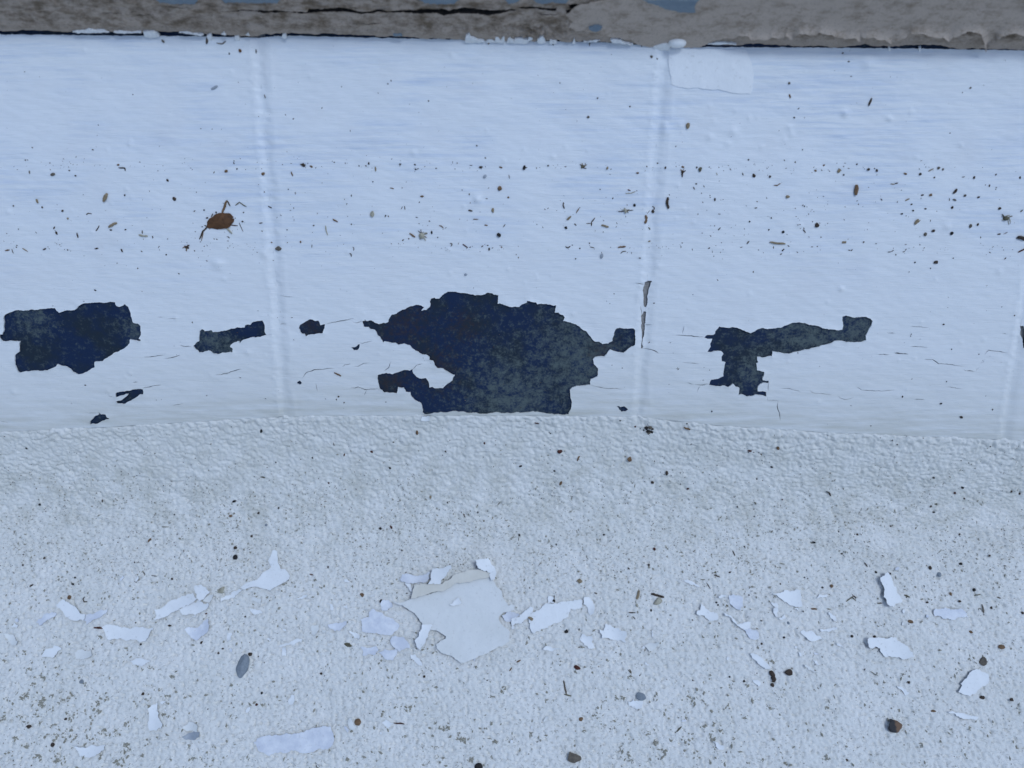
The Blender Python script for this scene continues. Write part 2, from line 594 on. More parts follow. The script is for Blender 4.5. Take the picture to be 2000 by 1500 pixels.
def sheet(name, v2, t, top3, bot3, wall=None, bottom=True, uv=None, attr=None, edge=False):
    """thin solid: smooth top, bottom, flat walls"""
    n = len(v2)
    be = boundary(t)
    if wall is not None:
        be = be[wall(v2[be].mean(1))]
    ids = np.unique(be)
    V = [top3, bot3] if bottom else [top3]
    off = n * len(V)
    V += [top3[ids], bot3[ids]]
    mp = np.zeros(n, int)
    mp[ids] = np.arange(len(ids))
    k = len(ids)
    q = np.stack([off + mp[be[:, 0]], off + k + mp[be[:, 0]], off + k + mp[be[:, 1]], off + mp[be[:, 1]]], 1)
    F = [t]
    sm = [np.ones(len(t), bool)]
    if bottom:
        F.append(t[:, ::-1] + n)
        sm.append(np.ones(len(t), bool))
    F.append(q)
    sm.append(np.zeros(len(q), bool))
    rep = 2 if bottom else 1
    if uv is not None:
        uv = np.concatenate([uv] * rep + [uv[ids]] * 2)
    if attr:
        attr = {a: np.concatenate([b] * rep + [b[ids]] * 2) for a, b in attr.items()}
    me = mesh_np(name, np.concatenate(V), F, np.concatenate(sm), uv, attr)
    if edge:                                   # walls and back take a darker second material as painted shade
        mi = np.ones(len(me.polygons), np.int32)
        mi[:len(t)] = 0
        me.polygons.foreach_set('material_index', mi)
    return me


ZOOM = {'A': (0, 1050, 5), 'B': (350, 1050, 5), 'C': (680, 1060, 4), 'D': (1000, 1080, 5), 'E': (1320, 1080, 5),
        'F': (1640, 1080, 4.689), 'G': (0, 1300, 2.857), 'H': (650, 1300, 2.857), 'I': (1300, 1300, 2.857),
        'P': (0, 540, 3.571), 'Q': (540, 540, 4.348), 'R': (860, 540, 4.545), 'S': (1240, 540, 3.7037), 'T': (1640, 560, 4.689),
        'd': (0, 260, 4), 'e': (480, 260, 4), 'f': (900, 260, 4), 'g': (1250, 150, 3.658), 'h': (1600, 260, 5),
        'u': (0, 800, 2.857), 'v': (700, 780, 2.857), 'w': (1400, 800, 3.3333), 'x': (0, 0, 2.857), 'y': (650, 0, 2.857),
        'z': (1300, 0, 2.857), 'k': (0, 0, 1)}


def px(z, pts):
    ox, oy, s = ZOOM[z]
    return [(ox + a / s, oy + b / s) for a, b in pts]


# ------------------------------------------------------------------ traced outlines (photo pixels, from enlargements)
HOLES = [
    px('P', [(25, 290), (45, 262), (105, 236), (300, 226), (380, 220), (415, 252), (450, 238), (520, 234), (545, 208), (600, 186), (680, 180), (720, 184), (770, 176), (803, 180), (812, 205), (845, 208), (870, 192), (910, 245), (930, 322), (960, 328), (980, 345), (985, 405), (970, 432), (985, 440), (980, 452), (905, 440), (900, 470), (850, 510), (800, 530), (770, 555), (730, 575), (715, 592), (660, 596), (658, 635), (620, 655), (575, 680), (540, 684), (510, 665), (480, 634), (430, 620), (400, 612), (382, 632), (350, 645), (125, 665), (108, 600), (106, 545), (140, 520), (138, 452), (18, 452), (0, 425), (3, 402), (22, 402), (28, 370), (25, 340)]),
    px('P', [(1348, 482), (1370, 460), (1388, 452), (1392, 382), (1410, 366), (1425, 372), (1428, 380), (1475, 374), (1485, 388), (1590, 372), (1655, 352), (1705, 356), (1710, 340), (1745, 338), (1757, 322), (1830, 306), (1856, 410), (1690, 445), (1672, 468), (1668, 452), (1635, 460), (1608, 478), (1604, 492), (1620, 500), (1622, 532), (1590, 530), (1520, 542), (1480, 535), (1465, 518), (1390, 530), (1378, 512), (1350, 492)]),
    px('P', [(808, 812), (905, 795), (998, 788), (1000, 820), (972, 824), (940, 850), (885, 878), (870, 892), (850, 884), (822, 884), (812, 868), (855, 858), (880, 838), (900, 816), (862, 826), (812, 840)]),
    px('P', [(626, 1032), (632, 1005), (655, 980), (690, 962), (680, 946), (705, 962), (740, 962), (748, 978), (765, 985), (760, 993), (740, 995), (700, 1015), (650, 1025)]),
    px('Q', [(732, 378), (795, 372), (840, 392), (870, 405), (950, 385), (965, 345), (980, 322), (1020, 316), (1080, 280), (1130, 255), (1185, 240), (1230, 245), (1256, 258), (1230, 290), (1258, 282), (1275, 282), (1305, 252), (1308, 235), (1302, 215), (1312, 188), (1345, 178), (1352, 188), (1385, 184), (1420, 150), (1455, 128)])
    + px('R', [(75, 135), (190, 145), (400, 155), (420, 143), (515, 165), (508, 240), (560, 250), (700, 270), (745, 240), (770, 228), (768, 215), (850, 228), (860, 245), (940, 242), (1028, 252), (1015, 318), (1050, 320), (1090, 342), (1105, 362), (1088, 395), (1140, 405), (1200, 422), (1230, 440), (1300, 490), (1345, 550), (1370, 575), (1410, 578), (1440, 600), (1490, 595), (1528, 570), (1530, 540), (1560, 465), (1590, 455), (1650, 460), (1720, 465), (1730, 480), (1728, 605), (1668, 640), (1640, 665), (1560, 668), (1505, 650), (1480, 680), (1455, 712), (1400, 710), (1355, 735), (1362, 775), (1400, 815), (1392, 890), (1335, 912), (1332, 962), (1210, 972), (1150, 1005), (1155, 1075), (1168, 1120), (1160, 1165), (1140, 1207), (1138, 1225), (-140, 1225)])
    + px('Q', [(1240, 1152), (1238, 1110), (1225, 1075), (1180, 1050), (1140, 1010), (1138, 985), (1100, 978), (1082, 942), (1032, 938), (1022, 992), (960, 990), (915, 985), (878, 950), (862, 900), (858, 838), (935, 818), (985, 828), (1060, 802), (1130, 800), (1155, 785), (1160, 820), (1190, 852), (1230, 868), (1270, 862), (1290, 890), (1298, 942), (1345, 950), (1415, 948), (1450, 912), (1495, 880), (1515, 835), (1460, 810), (1415, 782), (1370, 778), (1330, 712), (1300, 708), (1300, 682), (1240, 662), (1180, 632), (1135, 588), (1065, 575), (1030, 580), (1010, 565), (915, 552), (905, 562), (880, 512), (862, 505), (835, 452), (800, 448), (780, 430), (742, 428)]),
    px('Q', [(188, 440), (200, 412), (228, 395), (270, 370), (355, 375), (372, 415), (412, 408), (395, 480), (320, 492), (250, 508), (238, 488), (212, 486), (198, 455)]),
    px('Q', [(635, 600), (665, 600), (692, 578), (706, 574), (706, 592), (690, 625), (655, 628)]),
    px('Q', [(172, 908), (200, 884), (218, 905), (200, 922)]),
    px('R', [(1563, 1152), (1590, 1152), (1595, 1160), (1632, 1152), (1668, 1180), (1640, 1200), (1608, 1203), (1590, 1185)]),
    px('R', [(1815, 50), (1880, 38), (1865, 80), (1850, 120), (1840, 220), (1828, 275), (1812, 270), (1805, 200)]),
    px('R', [(1808, 310), (1830, 320), (1822, 380), (1818, 470), (1812, 520), (1795, 640), (1782, 640), (1790, 540), (1790, 420), (1783, 360)]),
    px('S', [(500, 440), (520, 425), (560, 424), (580, 415), (582, 395), (610, 362), (640, 366), (740, 370), (780, 388), (835, 410), (920, 372), (1000, 376), (1100, 350), (1140, 335), (1230, 336), (1260, 350), (1300, 352), (1400, 382), (1500, 385), (1500, 292), (1580, 296), (1670, 290), (1705, 305), (1720, 322), (1695, 380), (1670, 430), (1672, 462), (1640, 475), (1500, 466), (1440, 466), (1420, 480), (1380, 495), (1330, 510), (1270, 520), (1230, 528), (1180, 545), (1115, 558), (1050, 550), (995, 542), (990, 575), (885, 582), (893, 620), (878, 630), (885, 680), (938, 690), (925, 750), (968, 752), (964, 772), (925, 770), (890, 800), (888, 830), (950, 835), (952, 868), (860, 862), (810, 870), (785, 855), (748, 858), (755, 805), (735, 800), (710, 776), (672, 798), (590, 792), (535, 785), (552, 748), (600, 742), (640, 722), (655, 620), (628, 615), (628, 580), (640, 560), (630, 545), (525, 548), (545, 510), (560, 452), (515, 448)]),
    px('T', [(1658, 365), (1690, 362), (1705, 560), (1680, 565), (1665, 450)]),
]
CRACKS = []
for z, wd, ls in [
    ('P', 1.6, [[(1250, 478), (1290, 490), (1340, 488)], [(1003, 562), (1080, 558), (1150, 545)], [(1140, 570), (1190, 568), (1260, 550)], [(1500, 690), (1560, 680), (1680, 645), (1695, 655)], [(990, 782), (1060, 766), (1130, 755)], [(925, 740), (965, 736)]]),
    ('P', 0.9, [[(750, 832), (805, 842)], [(1190, 905), (1285, 884)], [(1100, 288), (1140, 283)], [(1160, 298), (1240, 295)], [(615, 952), (675, 955)], [(590, 1022), (628, 1022)], [(1850, 410), (1900, 404)], [(0, 1012), (70, 1016)]]),
    ('Q', 1.7, [[(405, 410), (500, 388), (650, 358), (668, 375)], [(215, 870), (250, 820), (320, 795), (370, 790), (500, 780)], [(620, 952), (690, 942), (750, 960), (880, 955)]]),
    ('Q', 1.1, [[(640, 380), (670, 394), (740, 378)], [(710, 572), (820, 546)], [(555, 775), (580, 752), (635, 738)], [(648, 762), (695, 762), (740, 740), (800, 732)], [(910, 808), (955, 775), (968, 720)], [(740, 1015), (765, 962)], [(335, 900), (350, 980)], [(25, 404), (95, 402)], [(1155, 790), (1190, 755), (1250, 738)], [(20, 165), (150, 175)]]),
    ('R', 1.3, [[(1720, 55), (1765, 60), (1815, 72)], [(1325, 960), (1400, 980), (1470, 992), (1640, 998)], [(1778, 255), (1788, 320), (1783, 365)], [(1815, 430), (1890, 432)], [(1795, 636), (1900, 658), (1945, 685)]]),
    ('S', 1.6, [[(290, 424), (350, 426), (430, 434), (505, 440)], [(430, 780), (470, 786), (540, 778)], [(1042, 900), (1030, 940), (1045, 985), (1052, 1045)], [(1600, 798), (1640, 820), (1780, 830), (1890, 820)], [(1875, 552), (1980, 562)]]),
    ('S', 1.1, [[(345, 420), (350, 380), (358, 350)], [(95, 525), (150, 538), (175, 555)], [(370, 768), (430, 780)], [(450, 840), (460, 810), (475, 790)], [(955, 866), (960, 895), (1042, 900)], [(1040, 808), (1120, 812), (1180, 825), (1210, 845)], [(1245, 820), (1290, 840), (1425, 858)], [(1470, 862), (1485, 880), (1520, 892), (1590, 870)], [(1755, 565), (1840, 566)], [(968, 758), (962, 830)], [(340, 620), (470, 630)], [(1820, 408), (1890, 410)]]),
    ('T', 1.6, [[(640, 550), (720, 548), (810, 556)], [(495, 608), (630, 618)], [(765, 662), (850, 668), (905, 702), (1000, 712), (1110, 725), (1140, 730)], [(1120, 755), (1160, 768), (1240, 778)], [(1325, 622), (1365, 582), (1540, 605)], [(680, 1032), (785, 1038)]]),
    ('T', 1.0, [[(640, 362), (740, 370), (825, 376)], [(340, 620), (460, 622)], [(1240, 778), (1280, 735)], [(1275, 705), (1310, 690), (1335, 655)], [(1480, 428), (1545, 438)], [(420, 422), (510, 426)], [(960, 912), (1080, 930), (1130, 932)]]),
]:
    CRACKS += [(px(z, l), wd) for l in ls]

# ------------------------------------------------------------------ ledge (rough masonry below the tiles)
STEP = 0.42
_x0, _x1 = -295.0, 330.0
LX = np.arange(_x0, _x1 + STEP, STEP)
LS = np.arange(0.0, 190.0, STEP)
GX, GS = np.meshgrid(LX, LS)


def ledge_height(GX, GS):
    wx = GX + 1.2 * noise(GX / 6, GS / 6, 31)
    ws = GS + 1.2 * noise(GX / 6, GS / 6, 32)
    flat = smooth(55, 85, GS)
    b1 = 1 - np.clip(worley(wx / 2.7, ws / 2.1, 3), 0, 1) ** 1.6
    b2 = 1 - np.clip(worley(wx / 1.5, ws / 1.25, 5), 0, 1) ** 1.5
    amp1 = 1.15 * (1 - 0.5 * flat) * (0.75 + 0.5 * noise(GX / 23, GS / 17, 8))
    amp2 = 0.6 * (1 + 0.15 * flat)
    h = amp1 * (b1 - 0.55) + amp2 * (b2 - 0.55)
    h += 0.30 * noise(GX / 7.5, GS / 5.5, 12) + 0.12 * noise(GX / 1.1, GS / 0.9, 14)
    h += 0.5 * noise(GX / 40, GS / 34, 15)
    pits = np.clip(noise(GX / 1.9, GS / 1.6, 21) - 0.32, 0, 0.35)
    h -= (0.8 + 1.6 * flat) * pits
    # thick lumpy lip where the masonry paint laps over the foot of the tiles
    lip = np.exp(-((GS - 3.2) / 2.6) ** 2)
    h += lip * (0.25 + 0.6 * np.clip(noise(GX / 2.6, GS / 4, 41), -0.5, 1) + 0.35 * noise(GX / 12, GS / 9, 43))
    h += -1.9 * (1 - smooth(0.0, 1.9 + 1.0 * noise(GX / 3.4, GX * 0 + 3.3, 42), GS))
    return h


LH = ledge_height(GX, GS)


def ledge_h(x, s):
    fx = np.clip((np.asarray(x) - LX[0]) / STEP, 0, len(LX) - 1.001)
    fs = np.clip((np.asarray(s) - LS[0]) / STEP, 0, len(LS) - 1.001)
    i, j = fs.astype(int), fx.astype(int)
    a, b = fs - i, fx - j
    return (LH[i, j] * (1 - a) * (1 - b) + LH[i + 1, j] * a * (1 - b) + LH[i, j + 1] * (1 - a) * b + LH[i + 1, j + 1] * a * b)


def build_ledge():
    V, Q, U, off = [], [], [], 0
    C_ = 1.6
    xa, xb, sb_ = LX[0], LX[-1], LS[-1]
    grids = [(GX, GS, LH)]
    for x0, x1, s0, s1 in ((xa - 260, xa, 0, sb_), (xb, xb + 260, 0, sb_), (xa - 260, xb + 260, sb_, 440.0)):
        gx, gs = np.meshgrid(np.linspace(x0, x1, int((x1 - x0) / C_)), np.linspace(s0, s1, int((s1 - s0) / C_)))
        grids.append((gx, gs, ledge_height(gx, gs)))
    for gx, gs, gh in grids:
        P = ledge_pt(gx, gs) + gh[..., None] * ledge_n(gs)
        nr, nc = gx.shape
        i = np.arange(nr * nc).reshape(nr, nc) + off
        Q.append(np.stack([i[:-1, :-1].ravel(), i[1:, :-1].ravel(), i[1:, 1:].ravel(), i[:-1, 1:].ravel()], 1))
        V.append(P.reshape(-1, 3))
        U.append(np.stack([gx.ravel(), gs.ravel()], 1))
        off += nr * nc
    me = mesh_np('ledge', np.concatenate(V), [np.concatenate(Q)], None, np.concatenate(U))
    o = link('ledge', me, 'ledge')
    o['kind'] = 'structure'
    return o


build_ledge()

# ------------------------------------------------------------------ tiled sill: tiles, their paint coat, grout
rnd = random.Random(11)
LUMPS = []
for z, pts in [('e', [(1310, 150, 22), (1808, 515, 26), (245, 752, 16), (140, 935, 26)]),
               ('d', [(1705, 1020, 42), (1750, 1140, 18), (838, 128, 14), (65, 612, 18)]),
               ('g', [(178, 390, 34), (178, 345, 20), (668, 390, 30), (1465, 262, 20), (1085, 405, 18), (630, 480, 20), (870, 500, 16), (500, 430, 22), (1140, 1060, 18), (500, 215, 12), (680, 245, 12), (285, 340, 10), (300, 395, 10), (780, 290, 12), (1790, 300, 14)]),
               ('h', [(1250, 915, 34), (1755, 1350, 28), (1385, 120, 20)]),
               ('f', [(490, 130, 14), (720, 185, 18), (820, 110, 14), (990, 140, 12), (130, 515, 24), (585, 1108, 12), (705, 1112, 10), (1545, 1040, 14), (1680, 665, 12), (500, 1170, 10)]),
               ('T', [(745, 325, 16), (1320, 490, 20), (1110, 505, 16), (20, 20, 18), (690, 660, 14)]),
               ('S', [(830, 125, 16), (1490, 90, 20), (1110, 615, 12), (1325, 898, 14)]),
               ('z', [(370, 375, 16), (1130, 360, 30), (1000, 632, 18), (1370, 628, 14), (690, 710, 14), (1245, 660, 14)]),
               ('P', [(1230, 292, 14), (1730, 528, 20), (1850, 548, 10), (1470, 685, 12), (100, 805, 20)])]:
    for a, b, r in pts:
        LUMPS.append((*px(z, [(a, b)])[0], r / ZOOM[z][2]))
for _ in range(110):
    LUMPS.append((rnd.uniform(-300, 2300), rnd.uniform(90, 800), rnd.uniform(1.6, 4.2)))
_lu = tile_uv([(a, b) for a, b, r in LUMPS])
_lr = np.array([r for a, b, r in LUMPS]) * 0.20


def paint_h(x, t):
    dj_ = np.min([np.abs(x - joint_x(j, t)) for j in range(len(JOINTS))], 0)
    h = 0.24 * noise(x / 17, t / 13, 51) + 0.10 * noise(x / 6 + 0.3 * t, t / 3.2, 52) + 0.05 * noise(x / 12, t / 1.5, 53)
    h += 0.035 * noise(x / 2.6, t / 1.2, 54)
    for j in range(len(JOINTS)):
        d = x - joint_x(j, t) + 0.5 * noise(t / 9, t * 0 + j, 55)
        near = np.abs(d) < 12
        if not near.any():
            continue
        dd, tt_, xx = d[near], t[near], x[near]
        g = -(0.64 + 0.16 * noise(xx / 3, tt_ / 8, 57)) * np.exp(-np.abs((dd + 0.7 * noise(xx / 9, tt_ / 2.0, 59) + 0.5 * noise(xx / 9, tt_ / 7, 60)) / 2.0) ** 2.6)
        g += (0.14 + 0.2 * np.clip(noise(xx / 1.8, tt_ / 1.5, 56), -0.5, 1)) * np.exp(-((dd + 2.9) / 1.4) ** 2)
        g += 0.16 * np.clip(0.5 + noise(xx / 3, tt_ / 11, 58), 0, 1) * np.exp(-((dd - 4.2) / 1.2) ** 2)
        h[near] += g
    lx, lt = tile_uv([(1240, 480)])[0]
    for (ux, ut), r in zip(_lu, _lr):
        m = (np.abs(x - ux) < 3.2 * r) & (np.abs(t - ut) < 3.2 * r)
        if m.any():
            q = ((x[m] - ux) / (r * 1.15)) ** 2 + ((t[m] - ut) / r) ** 2
            h[m] += 0.42 * r * np.exp(-q)
    return np.where(dj_ > 2.5, np.maximum(h, -0.5), h)


COAT = 0.6
sill_loc = Vector((0, 0.04, 0.03))
sill = tag(link('tiled_sill', None, loc=sill_loc), 'sloping row of dark glazed tiles under peeling white paint', 'tiled sill')
hole_uv = []
for k, h in enumerate(HOLES):
    p = rough_poly(h, 0.06, 2.0, 100 + k, 2.0)
    hole_uv.append(tile_uv(p))
for k, (l, wd) in enumerate(CRACKS):
    hole_uv.append(tile_uv(slit(l, wd * 0.95, 300 + k)))
# tiny spots where the paint has chipped
for _ in range(26):
    c = (rnd.uniform(20, 1950), rnd.uniform(560, 800))
    r = rnd.uniform(0.8, 1.7)
    hole_uv.append(tile_uv([(c[0] + r * rnd.uniform(0.6, 1.5) * math.cos(a), c[1] + r * rnd.uniform(0.5, 1) * math.sin(a)) for a in np.arange(0, 6.2, 1.05)]))

tile_desc = ['', 'white painted tile with a heart-shaped bare dark patch and a brown leaf', 'white painted tile with the largest bare dark patch', 'white painted tile with a T-shaped bare dark patch', '']
for j in range(len(JOINTS) - 1):
    (a0, b0), (a1, b1) = JOINTS[j], JOINTS[j + 1]
    TB, TT = -17.0, 172.0
    gap = 2.7
    # body
    bx_ = np.linspace(joint_x(j, -8.0) + gap, joint_x(j + 1, -8.0) - gap, 40)
    bt_ = np.stack([bx_, t_bottom(bx_) - 1.5], 1)
    ring = np.concatenate([bt_, [(joint_x(j + 1, TT) - gap, TT), (joint_x(j, TT) + gap, TT)]])
    v2, t3 = region(ring, [], 3.0, 40 + j)
    cen = v2 + 0.0

    def blot(lst):
        q = np.zeros(len(v2))
        for cx_, cy_, rr_ in lst:
            c_ = tile_uv([(cx_, cy_)])[0]
            q = np.maximum(q, np.exp(-(((v2 - c_) / (rr_ * 0.21)) ** 2).sum(1)))
        return q
    gy_ = blot([(1130, 700, 110), (1000, 780, 110), (1600, 650, 130), (420, 672, 40), (1680, 640, 60), (60, 620, 40), (265, 645, 30), (1480, 720, 50)])
    ru_ = blot([(790, 635, 60), (606, 640, 40), (765, 745, 40), (1180, 690, 35), (850, 720, 60), (905, 640, 40)])
    me = sheet('tile', v2, t3, tile_pt(v2, np.full(len(v2), -COAT)), tile_pt(v2, np.full(len(v2), -11.0)), None, True, v2 + np.array([7.3 * j, 0]), {'grey': gy_, 'rust': ru_})
    tl = link('tile', me, 'glaze', sill)
    if 0 < j < 4 and tile_desc[j]:
        tl['label'] = tile_desc[j]
    # paint coat
    tt = np.linspace(0, 1, 90)
    L = np.stack([joint_x(j, TB + (150 - TB) * tt), TB + (150 - TB) * tt], 1)
    R = np.stack([joint_x(j + 1, TB + (150 - TB) * tt), TB + (150 - TB) * tt], 1)
    xs_ = np.linspace(joint_x(j, t_bottom(JOINTS[j][1][0])), joint_x(j + 1, t_bottom(JOINTS[j + 1][1][0])), 200)
    bots = np.stack([xs_, t_bottom(xs_) - 1.3], 1)
    xt_ = np.linspace(joint_x(j, t_top(L[-1, 0])), joint_x(j + 1, t_top(R[-1, 0])), 260)
    tops = np.stack([xt_, t_top(xt_) + 0.25 * noise(xt_ / 3, xt_ * 0, 61) + 0.18 * noise(xt_ / 0.8, xt_ * 0 + 5, 62)], 1)
    L = L[(L[:, 1] < tops[0, 1] - 0.4) & (L[:, 1] > bots[0, 1] + 0.3)]
    R = R[(R[:, 1] < tops[-1, 1] - 0.4) & (R[:, 1] > bots[-1, 1] + 0.3)]
    outer = np.concatenate([bots, R, tops[::-1], L[::-1]])
    xl, xr = outer[:, 0].min() - 2, outer[:, 0].max() + 2
    hs = [h for h in hole_uv if h[:, 0].max() > xl and h[:, 0].min() < xr]
    inside = 1 <= j <= 3
    v2, t3 = region(outer, hs, 0.55 if inside else 1.1, 5 + j)
    h = paint_h(v2[:, 0], v2[:, 1])
    # the coat lifts and curls a little along its broken edges
    for hk, hp in enumerate(hs):
        if len(hp) < 30:
            continue
        big_ = np.ptp(hp, 0).max() > 6
        rad = 2.2 if big_ else 1.0
        lo_, hi_ = hp.min(0) - 3, hp.max(0) + 3
        ii = np.where((v2[:, 0] > lo_[0]) & (v2[:, 0] < hi_[0]) & (v2[:, 1] > lo_[1]) & (v2[:, 1] < hi_[1]))[0]
        if not len(ii):
            continue
        dm = np.full(len(ii), 9.0)
        for q_ in hp:
            dm = np.minimum(dm, (v2[ii, 0] - q_[0]) ** 2 + (v2[ii, 1] - q_[1]) ** 2)
        dm = np.sqrt(dm)
        cu = np.clip(0.35 + 0.9 * noise(v2[ii, 0] / 4.5, v2[ii, 1] / 4.5, 90 + hk), 0, 1)
        h[ii] += (0.5 if big_ else 0.25) * cu * np.exp(-(dm / rad) * 1.6)
    top3 = tile_pt(v2, h)
    bot3 = tile_pt(v2, np.where(h > 0.25, h - 0.5, -COAT - 0.02))

    def wall(mid, j=j):
        d = np.minimum(np.abs(mid[:, 0] - joint_x(j, mid[:, 1])), np.abs(mid[:, 0] - joint_x(j + 1, mid[:, 1])))
        return d > 0.05
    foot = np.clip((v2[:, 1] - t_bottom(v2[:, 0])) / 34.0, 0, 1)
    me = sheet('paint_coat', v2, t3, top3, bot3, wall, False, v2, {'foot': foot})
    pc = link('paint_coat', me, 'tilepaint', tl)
    pc.matrix_parent_inverse = (sill.matrix_basis @ Matrix.Translation(-sill_loc)).inverted()
for j in range(1, len(JOINTS) - 1):
    TB, TT = float(t_bottom(JOINTS[j][1][0])) - 1.5, 172.0
    ring = [(joint_x(j, TB) - 2.6, TB), (joint_x(j, TB) + 2.6, TB), (joint_x(j, TT) + 2.6, TT), (joint_x(j, TT) - 2.6, TT)]
    V2 = np.array(ring + ring)
    nn = np.array([-10.5] * 4 + [-1.35] * 4)
    F = [[3, 2, 1, 0], [4, 5, 6, 7]] + [[i, (i + 1) % 4, 4 + (i + 1) % 4, 4 + i] for i in range(4)]
    link('grout_joint', mesh_np('grout_joint', tile_pt(V2, nn), [np.array(F)], [False] * 6, V2), 'grout', sill)

# square patch of thicker filler paint at the top of the right-hand tile
pp = rough_poly(px('z', [(20, 278), (120, 275), (445, 275), (470, 330), (492, 410), (485, 500), (470, 525), (380, 520), (250, 500), (100, 490), (30, 470)]), 0.04, 4, 77, 2)
v2, t3 = region(tile_uv(pp), [], 1.0, 3)
hh = paint_h(v2[:, 0], v2[:, 1]) * 0.8 + 0.26
link('paint_patch', sheet('paint_patch', v2, t3, tile_pt(v2, hh), tile_pt(v2, hh - 0.4), None, True, v2), 'patch', sill)

# ------------------------------------------------------------------ window rail above the tiles
A0, A1 = tile_pt(tile_uv([(-600, 60)]), [0])[0], tile_pt(tile_uv([(2600, 106)]), [0])[0]
EA = (A1 - A0) / np.linalg.norm(A1 - A0)
EZ = np.array([0.0, 0.0, 1.0])
EZ = EZ - EA * (EZ @ EA)
EZ /= np.linalg.norm(EZ)
ER = np.cross(EA, EZ)
ER = ER if ER[1] < 0 else -ER            # outward, towards the camera
RL = np.linalg.norm(A1 - A0)


def rail_uv(p):
    d = rays(p)
    k = ((A0 - CAMM) @ ER) / (d @ ER)
    q = CAMM + d * k[:, None] - A0
    return np.stack([q @ EA, q @ EZ], 1)


def rail_pt(ab, out):
    return A0 + ab[:, 0:1] * EA + ab[:, 1:2] * EZ + np.asarray(out).reshape(-1, 1) * ER


rail_loc = Vector((0, 0.1, 0.115))
rail = tag(link('window_rail', None, loc=rail_loc), 'weathered taupe window rail with cracked putty above the white tiles', 'window rail')


def box_ab(name, a0, a1, b0, b1, o0, o1, m, bev=0.8):
    ab = np.array([(a0, b0), (a1, b0), (a1, b1), (a0, b1)])
    inn = np.array([(a0, b0 + bev), (a1, b0 + bev), (a1, b1 - bev), (a0, b1 - bev)])
    V = np.concatenate([rail_pt(ab, [o0] * 4), rail_pt(ab, [o1 - bev] * 4), rail_pt(inn, [o1] * 4)])
    F = [[3, 2, 1, 0], [8, 9, 10, 11]] + [[i, (i + 1) % 4, 4 + (i + 1) % 4, 4 + i] for i in range(4)] + [[4 + i, 4 + (i + 1) % 4, 8 + (i + 1) % 4, 8 + i] for i in range(4)]
    return link(name, mesh_np(name, V, [np.array(F)], [False] * len(F)), m, rail)


box_ab('board', 0, RL, 3.2, 14.5, -45, -6.0, 'blue')
box_ab('backing', 0, RL, -14, 4, -40, -16, 'wood_and_shade')

PB = [(-600, 55), (0, 60), (100, 61), (150, 62), (280, 63), (350, 62), (400, 67), (480, 71), (500, 72), (515, 67), (540, 65), (700, 69), (800, 73), (830, 76), (900, 77.5), (1000, 79.5), (1100, 81), (1240, 83.5), (1275, 86), (1290, 90), (1340, 88), (1400, 87), (1500, 88), (1580, 91), (1640, 92.5), (1680, 87), (1800, 88), (1900, 94), (2000, 96.5), (2600, 100)]
PTOP = [(2600, -12), (2000, -14), (1600, -16), (1300, -14), (1000, -12), (700, -12), (300, -13), (0, -12), (-600, -14)]
putty_px = [tuple(q) for q in rough_poly(PB + PTOP, 0.035, 3.0, 9, 1.6)]
RCR = [px('k', [(480, 22.5), (520, 21), (560, 22.3), (600, 21.8), (602, 18.6), (625, 19), (680, 18.4), (700, 21.5), (740, 19), (760, 22), (790, 19.4), (815, 20.5), (840, 17.5), (860, 17), (880, 20), (885, 19), (920, 17), (945, 19.5), (1000, 19), (1010, 21), (985, 23.5), (945, 26.5), (925, 24), (885, 25.5), (868, 28), (850, 24), (812, 25), (790, 22.6), (755, 25.4), (740, 22.3), (700, 24.6), (640, 22.8), (605, 23.6), (560, 23.9)]),
       px('k', [(1010, 14.5), (1036, 12.4), (1060, 15.4), (1088, 16.4), (1086, 19.8), (1060, 18.3), (1040, 16.6)]),
       px('k', [(1105, 20), (1116, 19), (1122, 21), (1118, 25), (1107, 24)]),
       px('k', [(1110, 10), (1127, 9), (1122, 18), (1112, 15)]),
       px('k', [(1813, 1), (1840, 0.5), (1832, 4), (1818, 3.6)])]
rh = [rail_uv(rough_poly([(q[0], np.mean([r_[1] for r_ in h]) + (q[1] - np.mean([r_[1] for r_ in h])) * 1.35) for q in h], 0.06, 2.0, 60 + k, 0.7)) for k, h in enumerate(RCR)]
for k, (l, wd) in enumerate([([(430, 22), (470, 20.5), (500, 22)], 2.0), ([(345, 9), (390, 5.5)], 1.3), ([(320, 15), (335, 13.6), (370, 14)], 1.2), ([(680, 14), (700, 17)], 1.2), ([(700, 45), (720, 46), (745, 44)], 1.0), ([(1050, 26), (1080, 27.6), (1100, 26.4)], 1.2), ([(200, 22), (240, 26)], 1.2), ([(265, 31), (302, 28)], 1.4)]):
    rh.append(rail_uv(slit(l, wd, 500 + k)))
v2, t3 = region(rail_uv(putty_px), rh, 0.5, 21)
ph = 0.55 * noise(v2[:, 0] / 9, v2[:, 1] / 3, 71) + 0.28 * noise(v2[:, 0] / 2.4, v2[:, 1] / 1.6, 72) + 0.15 * noise(v2[:, 0] / 0.9, v2[:, 1] / 0.8, 73)
c0 = rail_uv([(1060, 45)])[0]
crumb = np.exp(-((v2[:, 0] - c0[0]) / 15) ** 2) * smooth(11, 7, v2[:, 1]) * smooth(-1, 2, v2[:, 1])
ph += crumb * 2.2 * (0.5 - np.clip(worley(v2[:, 0] / 1.6, v2[:, 1] / 1.3, 74), 0, 1))
ph += 0.5 * smooth(4, 0, v2[:, 1]) * 0
link('putty', sheet('putty', v2, t3, rail_pt(v2, ph), rail_pt(v2, np.full(len(v2), -6.2)), None, True, v2, edge=True), 'putty', rail).data.materials.append(MAT['wood_and_shade'])  # dark crack walls and lower rim paint the shade in cracks and gap

